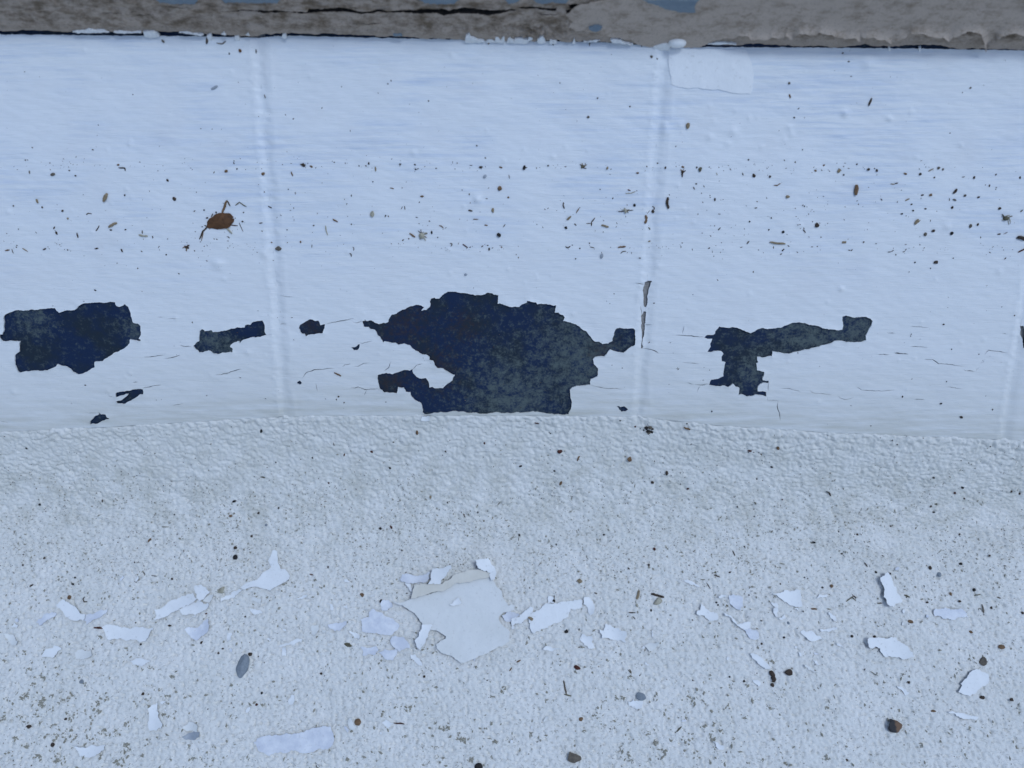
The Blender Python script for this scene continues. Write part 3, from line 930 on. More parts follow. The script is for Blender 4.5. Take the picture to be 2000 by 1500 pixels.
FB = [(1105, 26), (1118, 40), (1110, 50), (1125, 58), (1140, 56), (1150, 60), (1170, 62), (1185, 66), (1200, 70), (1232, 74), (1240, 82), (1275, 88), (1300, 91), (1340, 89), (1372, 84), (1385, 78), (1400, 72), (1430, 68), (1440, 62), (1460, 61), (1466, 68), (1480, 66), (1500, 66), (1505, 62), (1528, 64), (1533, 60), (1545, 69), (1552, 59), (1560, 54), (1575, 56), (1592, 57), (1600, 52), (1618, 57), (1642, 63), (1648, 66), (1655, 64), (1670, 65), (1678, 72), (1684, 63), (1700, 62), (1712, 66), (1730, 70), (1738, 76), (1748, 70), (1768, 63), (1778, 56), (1800, 55), (1815, 61), (1842, 63), (1850, 70), (1862, 62), (1878, 55), (1900, 53), (1915, 57), (1921, 75), (1923, 92), (1930, 84), (1942, 66), (1955, 61), (1970, 56), (1990, 58), (2000, 60), (2100, 62), (2600, 66)]
FT = [(2600, -18), (2000, -16), (1930, -9), (1880, -6), (1800, -10), (1600, -20), (1372, -10), (1300, -10), (1200, -8), (1130, 8)]
film_px = rough_poly(FB + FT, 0.06, 2.2, 19, 1.6)
v2, t3 = region(rail_uv(film_px), [], 0.6, 22)
fb = rail_uv(np.array(FB, float))
low = np.interp(v2[:, 0], fb[:, 0], fb[:, 1])
lift = np.exp(-np.clip(v2[:, 1] - low, 0, 50) / 1.6)
grow = smooth(rail_uv([(1330, 60)])[0][0], rail_uv([(1520, 60)])[0][0], v2[:, 0])
fh = 0.75 + 0.25 * noise(v2[:, 0] / 14, v2[:, 1] / 6, 75) + 0.08 * noise(v2[:, 0] / 3, v2[:, 1] / 3, 76) + lift * (0.1 + 1.8 * grow)
link('paint_film', sheet('paint_film', v2, t3, rail_pt(v2, fh), rail_pt(v2, fh - 0.35), None, True, v2), 'film', rail)
# white paint slopped over the foot of the putty
WS = [[(142, 60), (150, 57.5), (165, 58), (175, 55), (186, 57.5), (205, 58.5), (214, 60.5), (160, 61)], [(222, 60), (240, 59.5), (262, 60), (276, 60), (276, 61.6), (230, 61.6)],
      [(280, 60), (300, 59.5), (306, 62), (312, 68), (300, 71), (283, 70)],
      [(350, 61), (366, 60.2), (380, 62.5), (398, 66), (392, 67), (366, 63)],
      [(404, 68), (412, 65), (415, 76), (408, 77)], [(432, 65), (438, 61), (442, 66)], [(480, 66), (485, 62), (488, 68)],
      [(458, 70), (466, 67), (470, 80), (462, 79)], [(552, 66), (558, 64), (560, 72), (552, 72)],
      [(908, 78), (910, 68), (917, 63.5), (919, 70), (930, 74), (945, 77), (946, 80), (910, 80)],
      [(950, 78), (958, 75), (968, 78), (985, 79), (985, 81), (950, 81)],
      [(968, 70), (974, 71), (978, 77), (984, 69), (986, 80), (968, 80)], [(992, 74), (996, 71.5), (1004, 76), (1004, 81), (990, 81)],
      [(1005, 74), (1020, 73), (1030, 75), (1034, 70), (1041, 73), (1030, 79), (1032, 82), (1004, 82)],
      [(1050, 74), (1056, 70), (1060, 68), (1064, 74), (1066, 81), (1050, 82)], [(1074, 76), (1082, 75), (1088, 79), (1086, 83), (1074, 83)],
      [(1119, 78), (1122, 73), (1124, 82), (1118, 83)], [(1140, 77), (1165, 75.5), (1172, 77), (1165, 79), (1140, 80)],
      [(1192, 75), (1200, 73), (1218, 78), (1236, 82.5), (1215, 81), (1195, 78)], [(1275, 88), (1300, 80), (1310, 82), (1308, 93), (1280, 93)],
      [(1368, 83), (1395, 80.5), (1438, 83), (1438, 85), (1395, 84)], [(1735, 91), (1738, 90), (1740, 96), (1735, 96)], [(1794, 92), (1799, 91), (1798, 97), (1793, 97)]]
for k, p in enumerate(WS):
    q = rail_uv(rough_poly(p, 0.07, 1.2, 700 + k, 0.8))
    v2, t3 = region(q, [], 0.4, 30 + k)
    hh = 0.75 + 0.25 * noise(v2[:, 0] / 1.2, v2[:, 1] / 1.2, 78) + (0.5 if p[0][0] in (1275, 1365, 1192) else 0)
    link('paint_splash', sheet('paint_splash', v2, t3, rail_pt(v2, hh), rail_pt(v2, hh - 1.2), None, True, v2), 'white', rail)
# blue-grey remnants of the old coat on the putty
for k, p in enumerate([[(768, 64.5), (784, 63.5), (786, 68), (770, 68)], [(1255, -6), (1265, 0), (1288, 8), (1310, 15), (1340, 19), (1358, 20), (1356, 8), (1366, -6)], [(300, -6), (312, 3), (335, 5), (380, 5), (388, -6)], [(430, -6), (440, 3), (480, 2), (540, 4), (548, -6)], [(815, -6), (830, 3.5), (888, 4), (900, -6)], [(985, -6), (992, 3), (1010, 1), (1020, -6)], [(1040, -6), (1050, 3), (1075, 2), (1105, 4), (1112, -6)], [(1150, 48), (1166, 45), (1176, 48), (1174, 53), (1160, 57), (1150, 52)]]):
    v2, t3 = region(rail_uv(rough_poly(p, 0.08, 1.5, 800 + k, 1)), [], 0.5, 60 + k)
    hh = (1.25 if k in (1, 7) else 0.75) + 0.15 * noise(v2[:, 0], v2[:, 1], 79)
    link('paint_remnant', sheet('paint_remnant', v2, t3, rail_pt(v2, hh), rail_pt(v2, hh - 0.9), None, True, v2), 'blue', rail)
# rounded blob of white filler pressed into the gap
bx = rail_uv([(1322.5, 79)])[0]
q = np.array([(math.cos(a), math.sin(a)) for a in np.arange(0, 6.28, 0.2)])
v2, t3 = region(q, [], 0.12, 70)
rr = np.clip(np.hypot(v2[:, 0], v2[:, 1]), 0, 1)
ab = np.stack([bx[0] + v2[:, 0] * 3.25 * (1 + 0.06 * noise(v2[:, 0] * 2, v2[:, 1] * 2, 3)), bx[1] + v2[:, 1] * 1.65 + 0.1 * noise(v2[:, 0] * 2, v2[:, 1] * 2, 4)], 1)
hh = 1.4 + 1.5 * np.sqrt(np.clip(1 - rr ** 2, 0, 1))
link('filler_blob', sheet('filler_blob', v2, t3, rail_pt(ab, hh), rail_pt(ab * 0.999 + bx * 0.001, np.full(len(v2), -0.2)), None, True, v2), 'white', rail)

# ------------------------------------------------------------------ landmarks used to say which small thing is meant
LM_T = [((428, 430), 'the brown leaf'), ((130, 660), 'the heart-shaped bare patch'), ((450, 658), 'the slanting narrow bare patch'), ((608, 640), 'the reddish oval bare patch'),
        ((945, 560), 'the top of the largest bare patch'), ((1130, 640), 'the right tip of the largest bare patch'), ((770, 750), 'the lower left tip of the largest bare patch'), ((690, 678), 'the hook-shaped bare spot'),
        ((1540, 650), 'the T-shaped bare patch'), ((1440, 740), 'the foot of the T-shaped bare patch'), ((823, 460), 'the pale fibre tuft'), ((1137, 325), 'the olive fibre tuft'), ((1343, 246), 'the tan teardrop seed'),
        ((1671, 371), 'the wide brown bract'), ((1518, 474), 'the longest tan stick'), ((1963, 428), 'the olive mossy tuft'), ((1259, 430), 'the brown bent stalk in the joint'), ((1303, 398), 'the dark pointed splinter'),
        ((977, 368), 'the round brown seed'), ((727, 418), 'the pale upright seed husk'), ((544, 485), 'the seed beside the tile joint'), ((1219, 411), 'the pale open husk'), ((1700, 199), 'the dark splinter high on its tile'),
        ((1390, 135), 'the square patch of thicker paint'), ((418, 171), 'the blue-grey splinter'), ((1828, 512), 'the largest dark seed on the tiles'), ((1791, 433), 'the tan forked husk'), ((366, 483), 'the dark fibre tuft below the leaf'),
        ((975, 459), 'the black angular crumb'), ((1240, 600), 'the bare grout of the joint'), ((207, 386), 'the thick tan stick near the heart-shaped patch'), ((220, 440), 'the pair of tan sticks left of the leaf'), ((102, 340), 'the flat brown grain above the heart-shaped patch'),
        ((1877, 790), 'the dark pointed seed at the foot of its tile'), ((245, 770), 'the forked bare spot'), ((193, 817), 'the fish-shaped bare spot'), ((1215, 798), 'the bare spot at the corner of its tile'), ((580, 325), 'the dark tuft beside the joint'), ((1322, 78), 'the white filler blob'), ((1850, 720), 'the longest crack in the paint'), ((910, 536), 'the round blue-grey dot'), ((1175, 500), 'the blue-grey teardrop scale'), ((947, 344), 'the blue-grey oval scale'), ((1990, 464), 'the thick dark stick end')]
LM_L = [((890, 1200), 'the big cream flake'), ((800, 1160), 'the yellowed curled flake'), ((530, 1120), 'the bird-shaped white flake'), ((445, 1165), 'the strip at the tail of the bird-shaped flake'), ((250, 1238), 'the shield-shaped white flake'),
        ((140, 1192), 'the bright white slanting flake'), ((385, 1170), 'the cluster of overlapping white flakes'), ((386, 1230), 'the lilac-grey crescent flake'), ((476, 1305), 'the large blue-grey stone'), ((100, 1275), 'the white lozenge flake'), ((740, 1215), 'the broad lilac-grey flake'), ((755, 1272), 'the wavy lilac-grey strip'),
        ((1080, 1200), 'the long white flake'), ((1106, 1232), 'the round black seed'), ((1127, 1304), 'the red-brown split seed'), ((1196, 1235), 'the square white flake'), ((1284, 1165), 'the dark splinter on the speckled crumb'), ((1251, 1360), 'the round blue-grey stone'), ((1382, 1195), 'the star-shaped white flake'), ((1438, 1176), 'the fan-shaped lilac-grey flake'), ((1455, 1235), 'the jagged lilac-grey flake'),
        ((1540, 1168), 'the smooth white triangular flake'), ((1583, 1240), 'the kite-shaped white flake'), ((1482, 1292), 'the slim white flake'), ((1509, 1320), 'the upright dark twig'), ((1539, 1312), 'the dark brown clod'), ((1735, 1150), 'the propped white flake'), ((1735, 1265), 'the boot-shaped white flake'), ((1855, 1198), 'the flat lilac-grey rectangular flake'), ((1900, 1332), 'the leaf-shaped white flake'), ((1918, 1290), 'the round olive-grey stone'), ((1955, 1263), 'the brown oval seed'), ((1776, 1214), 'the brown split seed'),
        ((1748, 1415), 'the largest brown pebble'), ((1121, 1479), 'the grey-brown rounded stone'), ((575, 1448), 'the long wavy lilac-white flake'), ((305, 1400), 'the stepped white rectangular flake'), ((375, 1430), 'the blue-grey chip'), ((180, 1465), 'the notched white flake'), ((692, 1412), 'the standing cream chip'), ((1105, 1350), 'the grey thorn'), ((680, 1259), 'the olive spindle-shaped husk'), ((1895, 1395), 'the long white splinter'), ((570, 1255), 'the white spatula-shaped flake'), ((655, 1222), 'the ragged lilac-grey flake'), ((461, 1089), 'the black triangular seed'),
        ((1267, 840), 'the black crumbly chip'), ((1094, 881), 'the red-brown oval seed'), ((1230, 895), 'the brown oval seed on the slope'), ((833, 812), 'the tiny square white chip'), ((557, 808), 'the foot of the joint beside the reddish oval patch'), ((193, 830), 'the fish-shaped bare spot'), ((1500, 835), 'the foot of the tile with the T-shaped bare patch'), ((1963, 853), 'the foot of the last tile joint'), ((1246, 1160), 'the tan twig'), ((434, 1153), 'the beige stone')]
SIZED = []


def auto(o, m, noun, p, surf, size):
    sz = 'large' if size > 11 else ('small' if size > 5 else 'tiny')
    best = min(LM_T if surf == 't' else LM_L, key=lambda l: (l[0][0] - p[0]) ** 2 + (l[0][1] - p[1]) ** 2)
    lab = '%s %s %s closest to %s' % (sz, MW[m], noun, best[1])
    return tag(o, lab, noun.split()[-1] if 'paint' not in noun else noun, '%s %ss %s' % (MW[m], noun, 'on the tiles' if surf == 't' else 'on the ledge'))


MW = {'black': 'black', 'dark': 'dark brown', 'brown': 'brown', 'tan': 'tan', 'pale': 'pale straw', 'olive': 'olive', 'stone': 'grey', 'stonebrown': 'grey-brown', 'rust': 'red-brown', 'grey': 'blue-grey', 'leafbrown': 'brown', 'stain': 'grey-olive', 'white': 'white', 'lilac': 'lilac-grey', 'cream': 'cream', 'under': 'yellowed'}


# ------------------------------------------------------------------ paint flakes lying on the ledge
def at_origin(me, c):
    me.transform(Matrix.Translation(-Vector(c)))
    return Vector(c)


def flake(z, poly, m, lift=0.0, curl=None, tilt=(0, 0), amp=0.115, seed=0, thick=0.30):
    p = rough_poly(px(z, poly), amp, 1.8, 900 + seed, 2.2)
    uv = ledge_uv(p)
    size = np.ptp(uv, 0)
    v2, t3 = region(uv, [], max(0.45, min(1.1, size.max() / 12)), seed)
    r = random.Random(seed)
    c = uv.mean(0)
    d = v2 - c
    R = max(2.0, np.hypot(*size) / 2)
    a = r.uniform(0, 3.14)
    if curl is None:
        curl = r.uniform(0.8, 2.4)
    along = d[:, 0] * math.cos(a) + d[:, 1] * math.sin(a)
    sh = curl * (along / R) ** 2 * min(1.0, R / 5) + 0.10 * min(1, R / 4) * noise(v2[:, 0] / 3.0, v2[:, 1] / 3.0, seed)
    sh += tilt[0] * d[:, 0] / R + tilt[1] * d[:, 1] / R
    g = ledge_h(v2[:, 0], v2[:, 1])
    # rests on the highest grains under it, sagging a little into the dips
    rest = np.percentile(g - sh, 93) * 0.55 + np.max(g - sh) * 0.45
    gs = 0.25 * (g - np.mean(g))
    h = rest + sh + lift + 0.0 * gs
    b = ledge_pt(v2[:, 0], v2[:, 1])
    n = ledge_n(v2[:, 1])
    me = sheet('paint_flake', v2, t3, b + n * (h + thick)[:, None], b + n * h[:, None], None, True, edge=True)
    me.flip_normals()
    co = np.empty(len(me.vertices) * 3, np.float32)
    me.vertices.foreach_get('co', co)
    c3 = co.reshape(-1, 3).mean(0)
    o = link('paint_flake', me, m)
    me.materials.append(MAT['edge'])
    o.location = at_origin(me, c3)
    return o


# (enlargement, colour, label or None, outline, options)
FLAKES = [
    ('C', 'lilac', 'lilac-grey flake half hidden at the right edge of the big cream flake', [(1200, 570), (1270, 535), (1340, 565), (1300, 612), (1220, 605)], {}),
    ('C', 'cream', 'largest paint flake, a flat cream slab amid the smaller flakes', [(345, 470), (410, 490), (430, 488), (525, 552), (580, 625), (585, 640), (650, 680), (700, 690), (765, 730), (765, 748), (690, 795), (695, 825), (730, 860), (800, 880), (850, 915), (885, 942), (960, 915), (1020, 885), (1110, 845), (1258, 770), (1262, 690), (1200, 640), (1178, 600), (1180, 575), (1210, 548), (1300, 525), (1300, 490), (1275, 482), (1250, 495), (1215, 445), (1200, 380), (1135, 300), (1110, 260), (1000, 290), (850, 310), (740, 370), (600, 410), (500, 440), (420, 470)], dict(lift=1.3, curl=1.2, tilt=(0.3, -0.1), amp=0.05)),
    ('C', 'under', 'long yellowed flake curled over the top of the big cream flake', [(500, 440), (510, 395), (525, 335), (640, 330), (740, 325), (800, 290), (830, 255), (880, 240), (920, 225), (1000, 215), (1060, 225), (1115, 240), (1110, 268), (1010, 292), (850, 318), (740, 385), (690, 385), (600, 415)], dict(lift=2.8, curl=0.6, tilt=(0.0, 0.7), amp=0.06)),
    ('C', 'white', 'white flake overlapping the top right corner of the big cream flake', [(1000, 140), (1030, 130), (1100, 125), (1125, 180), (1160, 240), (1150, 290), (1120, 300), (1115, 240), (1040, 220), (1005, 175)], dict(lift=3.2, tilt=(-0.5, 0.0))),
    ('C', 'lilac', 'lilac-grey flake touching the top left of the yellowed curled flake', [(408, 285), (430, 245), (500, 250), (560, 255), (640, 232), (625, 305), (590, 315), (500, 320), (450, 310), (420, 305)], dict(lift=0.5)),
    ('C', 'white', 'upright white strip leaning on the yellowed curled flake', [(632, 330), (670, 205), (740, 205), (810, 182), (815, 210), (780, 240), (745, 285), (720, 330)], dict(lift=3.4, tilt=(0.9, 0.0), curl=1.0)),
    ('C', 'white', None, [(450, 315), (490, 325), (500, 385), (470, 350)], dict(lift=0.8)),
    ('C', 'white', 'narrow white strip lying across the left edge of the big cream flake', [(585, 640), (620, 640), (665, 645), (640, 690), (610, 780), (570, 842), (532, 780), (560, 720), (580, 670)], dict(lift=2.4, tilt=(0, 0.6))),
    ('C', 'lilac', 'broad lilac-grey flake beside the left corner of the big cream flake', [(100, 600), (165, 580), (165, 560), (195, 515), (265, 545), (290, 575), (345, 590), (400, 635), (385, 685), (345, 720), (290, 720), (220, 702), (110, 690)], dict(lift=0.2)),
    ('C', 'lilac', 'lilac-grey flake overlapping the end of a wavy lilac-grey strip', [(330, 760), (370, 725), (430, 735), (465, 770), (480, 825), (440, 835), (400, 850), (355, 815)], dict(lift=0.75)),
    ('C', 'lilac', 'lilac-grey end piece joined to a wavy lilac-grey strip', [(100, 815), (225, 808), (240, 840), (220, 868), (170, 870), (115, 880)], {}),
    ('C', 'lilac', 'wavy lilac-grey strip pointing down between two lilac-grey flakes', [(225, 862), (290, 830), (395, 825), (385, 870), (355, 920), (310, 918), (270, 885)], dict(lift=0.25)),
    ('C', 'lilac', 'rounded lilac-grey flake at the left tip of the big cream flake', [(345, 470), (320, 448), (270, 450), (250, 480), (265, 530), (300, 532), (345, 505)], {}),
    ('C', 'white', None, [(15, 690), (70, 705), (98, 735), (90, 758), (55, 745)], {}),
    ('C', 'white', None, [(485, 875), (530, 875), (565, 920), (582, 960), (555, 960), (510, 915)], {}),
    ('C', 'white', 'white strip bridging the big cream flake and the long white flake beside it', [(1272, 600), (1350, 560), (1440, 505), (1435, 545), (1395, 595), (1330, 630), (1280, 655)], dict(lift=0.5)),
    ('C', 'white', 'long white flake with a small tan chip on its left tip', [(1400, 585), (1470, 530), (1560, 475), (1700, 460), (1820, 445), (1830, 495), (1735, 522), (1720, 580), (1640, 625), (1560, 665), (1450, 710), (1418, 655), (1410, 610)], dict(lift=0.15)),
    ('C', 'white', None, [(1840, 430), (1890, 430), (1920, 480), (1920, 545), (1890, 570), (1870, 510), (1835, 480)], {}),
    ('C', 'white', None, [(1805, 755), (1830, 710), (1905, 730), (1915, 790), (1930, 820), (1880, 830)], {}),
    ('C', 'white', None, [(1520, 830), (1550, 805), (1660, 830), (1580, 848)], {}),
    ('C', 'white', None, [(1560, 480), (1565, 415), (1605, 425), (1608, 470)], {}),
    ('C', 'white', 'tiny white chip resting in the middle of the big cream flake', [(795, 485), (830, 455), (860, 430), (890, 470), (850, 488)], dict(lift=2.4)),
    ('D', 'white', 'square white flake with a toothed left edge, alone on the ledge', [(835, 740), (890, 760), (905, 700), (960, 700), (1040, 735), (1110, 770), (1115, 800), (1108, 878), (1000, 850), (930, 832), (875, 832), (862, 785)], {}),
    ('D', 'cream', None, [(1285, 905), (1330, 880), (1435, 880), (1420, 905), (1380, 940), (1340, 962)], {}),
    ('D', 'white', 'white flake tucked against a round blue-grey stone', [(1130, 1450), (1180, 1425), (1280, 1440), (1270, 1500), (1240, 1520), (1190, 1510), (1140, 1490)], {}),
    ('D', 'cream', None, [(730, 1110), (850, 1070), (890, 1060), (820, 1120)], {}),
    ('E', 'white', None, [(40, 250), (120, 262), (190, 300), (235, 340), (130, 300)], {}),
    ('E', 'white', 'star-shaped white flake with a raised spike', [(195, 590), (235, 550), (240, 490), (285, 540), (330, 575), (400, 590), (410, 620), (390, 660), (330, 662), (280, 615), (225, 612)], dict(lift=0.2)),
    ('E', 'lilac', 'fan-shaped lilac-grey flake above the star-shaped white flake', [(515, 410), (560, 405), (650, 430), (655, 520), (625, 562), (560, 530), (520, 480)], {}),
    ('E', 'white', 'curved white flake joined to a lilac-grey flake below it', [(460, 590), (530, 610), (575, 665), (590, 690), (640, 690), (730, 670), (720, 730), (640, 740), (590, 710), (565, 680)], dict(lift=0.3)),
    ('E', 'lilac', 'lilac-grey flake with a jagged lower edge below a curved white flake', [(640, 740), (715, 735), (790, 760), (805, 830), (780, 848), (720, 840), (680, 785)], {}),
    ('E', 'white', 'smooth white triangular flake above a scatter of small chips', [(920, 385), (1000, 390), (1080, 362), (1220, 365), (1225, 525), (1150, 522), (1060, 480), (990, 430)], dict(lift=0.2)),
    ('E', 'white', None, [(1365, 440), (1400, 400), (1525, 425), (1440, 432)], {}),
    ('E', 'white', None, [(925, 480), (990, 500), (985, 540), (945, 520)], {}),
    ('E', 'white', None, [(945, 540), (990, 535), (990, 625), (965, 625)], dict(lift=0.3)),
    ('E', 'white', None, [(1000, 640), (1050, 600), (1075, 630), (1020, 655)], {}),
    ('E', 'white', None, [(1150, 545), (1190, 540), (1185, 570)], {}),
    ('E', 'white', 'white kite-shaped flake with a pointed tail', [(1205, 770), (1240, 750), (1340, 775), (1400, 810), (1440, 845), (1340, 862), (1290, 852), (1250, 815)], {}),
    ('E', 'white', None, [(1395, 745), (1560, 720), (1565, 745), (1410, 768)], {}),
    ('E', 'white', None, [(1480, 575), (1520, 600), (1560, 640), (1560, 668), (1510, 640)], {}),
    ('E', 'white', 'slim white flake above two dark brown twigs', [(715, 985), (770, 990), (850, 1050), (915, 1110), (900, 1130), (860, 1128), (800, 1085), (740, 1030)], dict(lift=0.3, tilt=(0.3, 0))),
    ('E', 'white', None, [(740, 1235), (790, 1240), (830, 1275), (800, 1305), (770, 1275)], {}),
    ('E', 'white', None, [(1190, 970), (1215, 975), (1225, 1010), (1205, 1010)], {}),
    ('E', 'white', None, [(1330, 1040), (1365, 1050), (1392, 1085), (1380, 1095)], {}),
    ('E', 'cream', None, [(1240, 1090), (1310, 1120), (1365, 1170), (1290, 1145)], {}),
    ('E', 'white', None, [(415, 440), (435, 405), (490, 410), (480, 435)], {}),
    ('E', 'white', None, [(1560, 880), (1600, 890), (1640, 940), (1590, 910)], {}),
    ('F', 'white', 'tall white flake propped up along its left edge', [(345, 230), (380, 215), (415, 180), (440, 210), (495, 310), (530, 380), (558, 450), (490, 465), (465, 500), (430, 490), (405, 440), (378, 405), (390, 345), (365, 285)], dict(lift=0.9, tilt=(-1.2, 0))),
    ('F', 'white', 'white boot-shaped flake with dark grit on it', [(230, 790), (265, 775), (340, 772), (510, 775), (545, 820), (600, 850), (660, 955), (600, 970), (540, 962), (400, 948), (380, 925), (355, 870), (245, 860)], dict(lift=0.45)),
    ('F', 'lilac', 'flat lilac-grey rectangular flake lying flush on the ledge', [(860, 520), (930, 510), (1090, 510), (1140, 535), (1170, 590), (1060, 600), (930, 592), (862, 580)], {}),
    ('F', 'white', 'white leaf-shaped flake below a round olive-grey stone', [(1075, 1195), (1130, 1150), (1170, 1095), (1235, 1060), (1300, 1090), (1345, 1110), (1350, 1170), (1310, 1215), (1250, 1250), (1180, 1310), (1110, 1290), (1070, 1270), (1105, 1215)], dict(lift=0.6)),
    ('F', 'white', None, [(510, 1215), (560, 1225), (640, 1280), (595, 1305)], {}),
    ('I', 'white', 'long white splinter below the leaf-shaped white flake', [(1565, 255), (1640, 262), (1740, 285), (1720, 302), (1650, 295)], dict(lift=0.3)),
    ('I', 'white', None, [(258, 418), (290, 428), (320, 445), (318, 468), (290, 465)], dict(lift=0.3)),
    ('G', 'white', 'upright white rectangular flake with a stepped right side', [(832, 240), (885, 205), (890, 290), (915, 320), (910, 350), (835, 362), (832, 330)], dict(lift=0.3)),
    ('G', 'cream', 'cream chip lying against a blue-grey chip', [(1012, 345), (1060, 312), (1110, 330), (1110, 368), (1050, 365)], dict(lift=0.2)),
    ('G', 'grey', 'blue-grey paint chip lying against a cream chip', [(1025, 395), (1060, 375), (1085, 365), (1120, 370), (1120, 395), (1095, 412), (1045, 412)], {}),
    ('G', 'lilac', 'long wavy lilac-white flake lying apart from the rest', [(1420, 430), (1440, 405), (1520, 390), (1600, 375), (1700, 370), (1760, 345), (1845, 335), (1865, 380), (1860, 440), (1830, 465), (1780, 462), (1730, 485), (1615, 480), (1545, 485), (1500, 500), (1450, 475)], dict(lift=0.4)),
    ('G', 'white', 'flat white flake with a notched left end among brown smudges', [(425, 440), (480, 455), (540, 445), (600, 440), (590, 470), (560, 490), (500, 510), (455, 505)], {}),
    ('G', 'white', None, [(1612, 215), (1605, 200), (1630, 160), (1645, 165), (1640, 215)], {}),
    ('G', 'cream', 'cream chip standing beside a round brown seed', [(1945, 300), (1965, 285), (1995, 350), (1970, 358), (1950, 345)], dict(lift=0.3)),
    ('H', 'white', None, [(275, 320), (300, 300), (340, 320), (310, 350)], {}),
    ('A', 'lilac', 'short lilac-white strip next to a bright white flake', [(360, 825), (430, 760), (550, 730), (565, 745), (480, 800), (400, 862)], {}),
    ('A', 'lilac', 'lilac-grey wing-shaped flake under the corner of a bright white flake', [(825, 805), (845, 755), (930, 740), (1000, 700), (1060, 700), (1010, 760), (960, 790), (860, 848)], {}),
    ('A', 'white', 'bright white slanting flake overlapping a lilac-grey wing-shaped flake', [(560, 660), (650, 605), (720, 660), (790, 735), (850, 755), (835, 810), (800, 800), (770, 815), (700, 800), (630, 735)], dict(lift=0.55)),
    ('A', 'white', 'broad white shield-shaped flake with a brown splinter beside it', [(1045, 860), (1080, 850), (1260, 880), (1400, 870), (1500, 880), (1520, 895), (1480, 935), (1440, 1012), (1350, 1000), (1150, 992), (1065, 990), (1050, 930), (1020, 880)], dict(lift=0.4)),
    ('A', 'white', 'long white flake slanting up to a cluster of overlapping white flakes', [(1530, 700), (1640, 650), (1780, 570), (1900, 545), (1945, 600), (1830, 660), (1760, 700), (1660, 755), (1580, 790), (1525, 810), (1545, 760)], dict(lift=0.35)),
    ('A', 'white', 'white flake underneath the cluster of overlapping white flakes', [(1765, 700), (1830, 665), (1950, 610), (1998, 650), (2050, 640), (2040, 690), (1990, 720), (1920, 755), (1820, 755), (1790, 740)], dict(lift=0.1)),
    ('B', 'white', 'white square flake on top of the cluster of overlapping white flakes', [(155, 480), (240, 470), (315, 530), (270, 580), (225, 625), (190, 600), (170, 540)], dict(lift=1.0, tilt=(0, 0.4))),
    ('B', 'cream', 'cream triangle at the right end of the cluster of overlapping flakes', [(240, 625), (300, 560), (350, 550), (300, 640)], dict(lift=0.35)),
    ('B', 'white', None, [(65, 795), (170, 755), (165, 775), (110, 800)], {}),
    ('B', 'lilac', 'lilac-grey crescent flake below the cluster of overlapping white flakes', [(65, 900), (110, 870), (200, 870), (290, 790), (300, 870), (280, 930), (180, 1005), (100, 950)], {}),
    ('B', 'white', 'large white flake shaped like a bird with a raised neck', [(920, 125), (945, 118), (968, 135), (970, 240), (1000, 310), (1045, 310), (1090, 375), (1085, 405), (1050, 435), (1000, 460), (960, 480), (895, 520), (830, 500), (755, 480), (690, 490), (640, 512), (608, 490), (660, 445), (765, 415), (820, 350), (905, 290), (875, 225), (900, 180)], dict(lift=0.35, amp=0.04)),
    ('B', 'white', 'slim white strip at the tail of the bird-shaped flake', [(420, 590), (490, 565), (600, 500), (640, 515), (580, 555), (500, 600), (430, 628)], {}),
    ('B', 'cream', None, [(710, 590), (800, 590), (805, 660), (770, 635), (715, 620)], {}),
    ('B', 'white', None, [(700, 695), (760, 705), (830, 740), (770, 750), (725, 745)], {}),
    ('B', 'white', None, [(1140, 590), (1200, 575), (1260, 560), (1200, 600)], {}),
    ('B', 'white', None, [(1455, 640), (1500, 650), (1515, 690), (1500, 715), (1480, 690)], {}),
    ('B', 'white', None, [(1600, 680), (1640, 650), (1655, 690), (1640, 700)], {}),
    ('B', 'cream', None, [(1300, 860), (1370, 845), (1370, 900), (1330, 960), (1300, 945)], {}),
    ('B', 'cream', None, [(1395, 900), (1445, 900), (1420, 935)], {}),
    ('B', 'lilac', 'ragged lilac-grey flake next to a cream pointed chip', [(1460, 850), (1540, 830), (1640, 815), (1640, 850), (1600, 885), (1525, 915), (1485, 890)], {}),
    ('B', 'white', 'white spatula-shaped flake with a small chip under its left end', [(970, 1060), (1050, 1030), (1150, 985), (1205, 985), (1200, 1015), (1130, 1050), (1000, 1070)], dict(lift=0.25)),
    ('B', 'white', None, [(1005, 1080), (1050, 1070), (1048, 1155), (1015, 1155)], {}),
    ('B', 'white', None, [(480, 930), (520, 930), (515, 1000), (470, 1015)], {}),
    ('B', 'cream', None, [(450, 715), (490, 660), (485, 700), (465, 725)], {}),
    ('B', 'white', None, [(1020, 890), (1065, 915), (1010, 905)], {}),
    ('A', 'white', 'white lozenge flake with a dark right edge, apart from other flakes', [(420, 1165), (480, 1085), (560, 1055), (620, 1085), (550, 1150), (530, 1175), (480, 1165)], dict(lift=0.2)),
    ('A', 'cream', None, [(65, 940), (130, 945), (190, 1010), (180, 1050), (120, 1045), (90, 1000)], {}),
    ('A', 'white', None, [(120, 870), (150, 830), (190, 860), (160, 880)], {}),
    ('A', 'cream', None, [(745, 1130), (800, 1090), (900, 1095), (915, 1150), (850, 1180), (750, 1190)], {}),
    ('A', 'white', None, [(1265, 1195), (1400, 1180), (1480, 1200), (1430, 1240), (1300, 1235)], {}),
    ('v', 'white', 'tiny square white chip clinging just below the largest bare patch', [(355, 85), (405, 82), (400, 110), (352, 108)], {}),
]
for k, (z, m, lab, poly, opt) in enumerate(FLAKES):
    o = flake(z, poly, m, seed=k + 1, **opt)
    p = np.array(px(z, poly))
    if lab:
        tag(o, lab, 'paint flake')
    else:
        q = np.ptp(p, 0).max()
        auto(o, m, 'paint flake' if q > 22 else 'paint chip', p.mean(0), 'l', min(q, 10))
rng = random.Random(5)
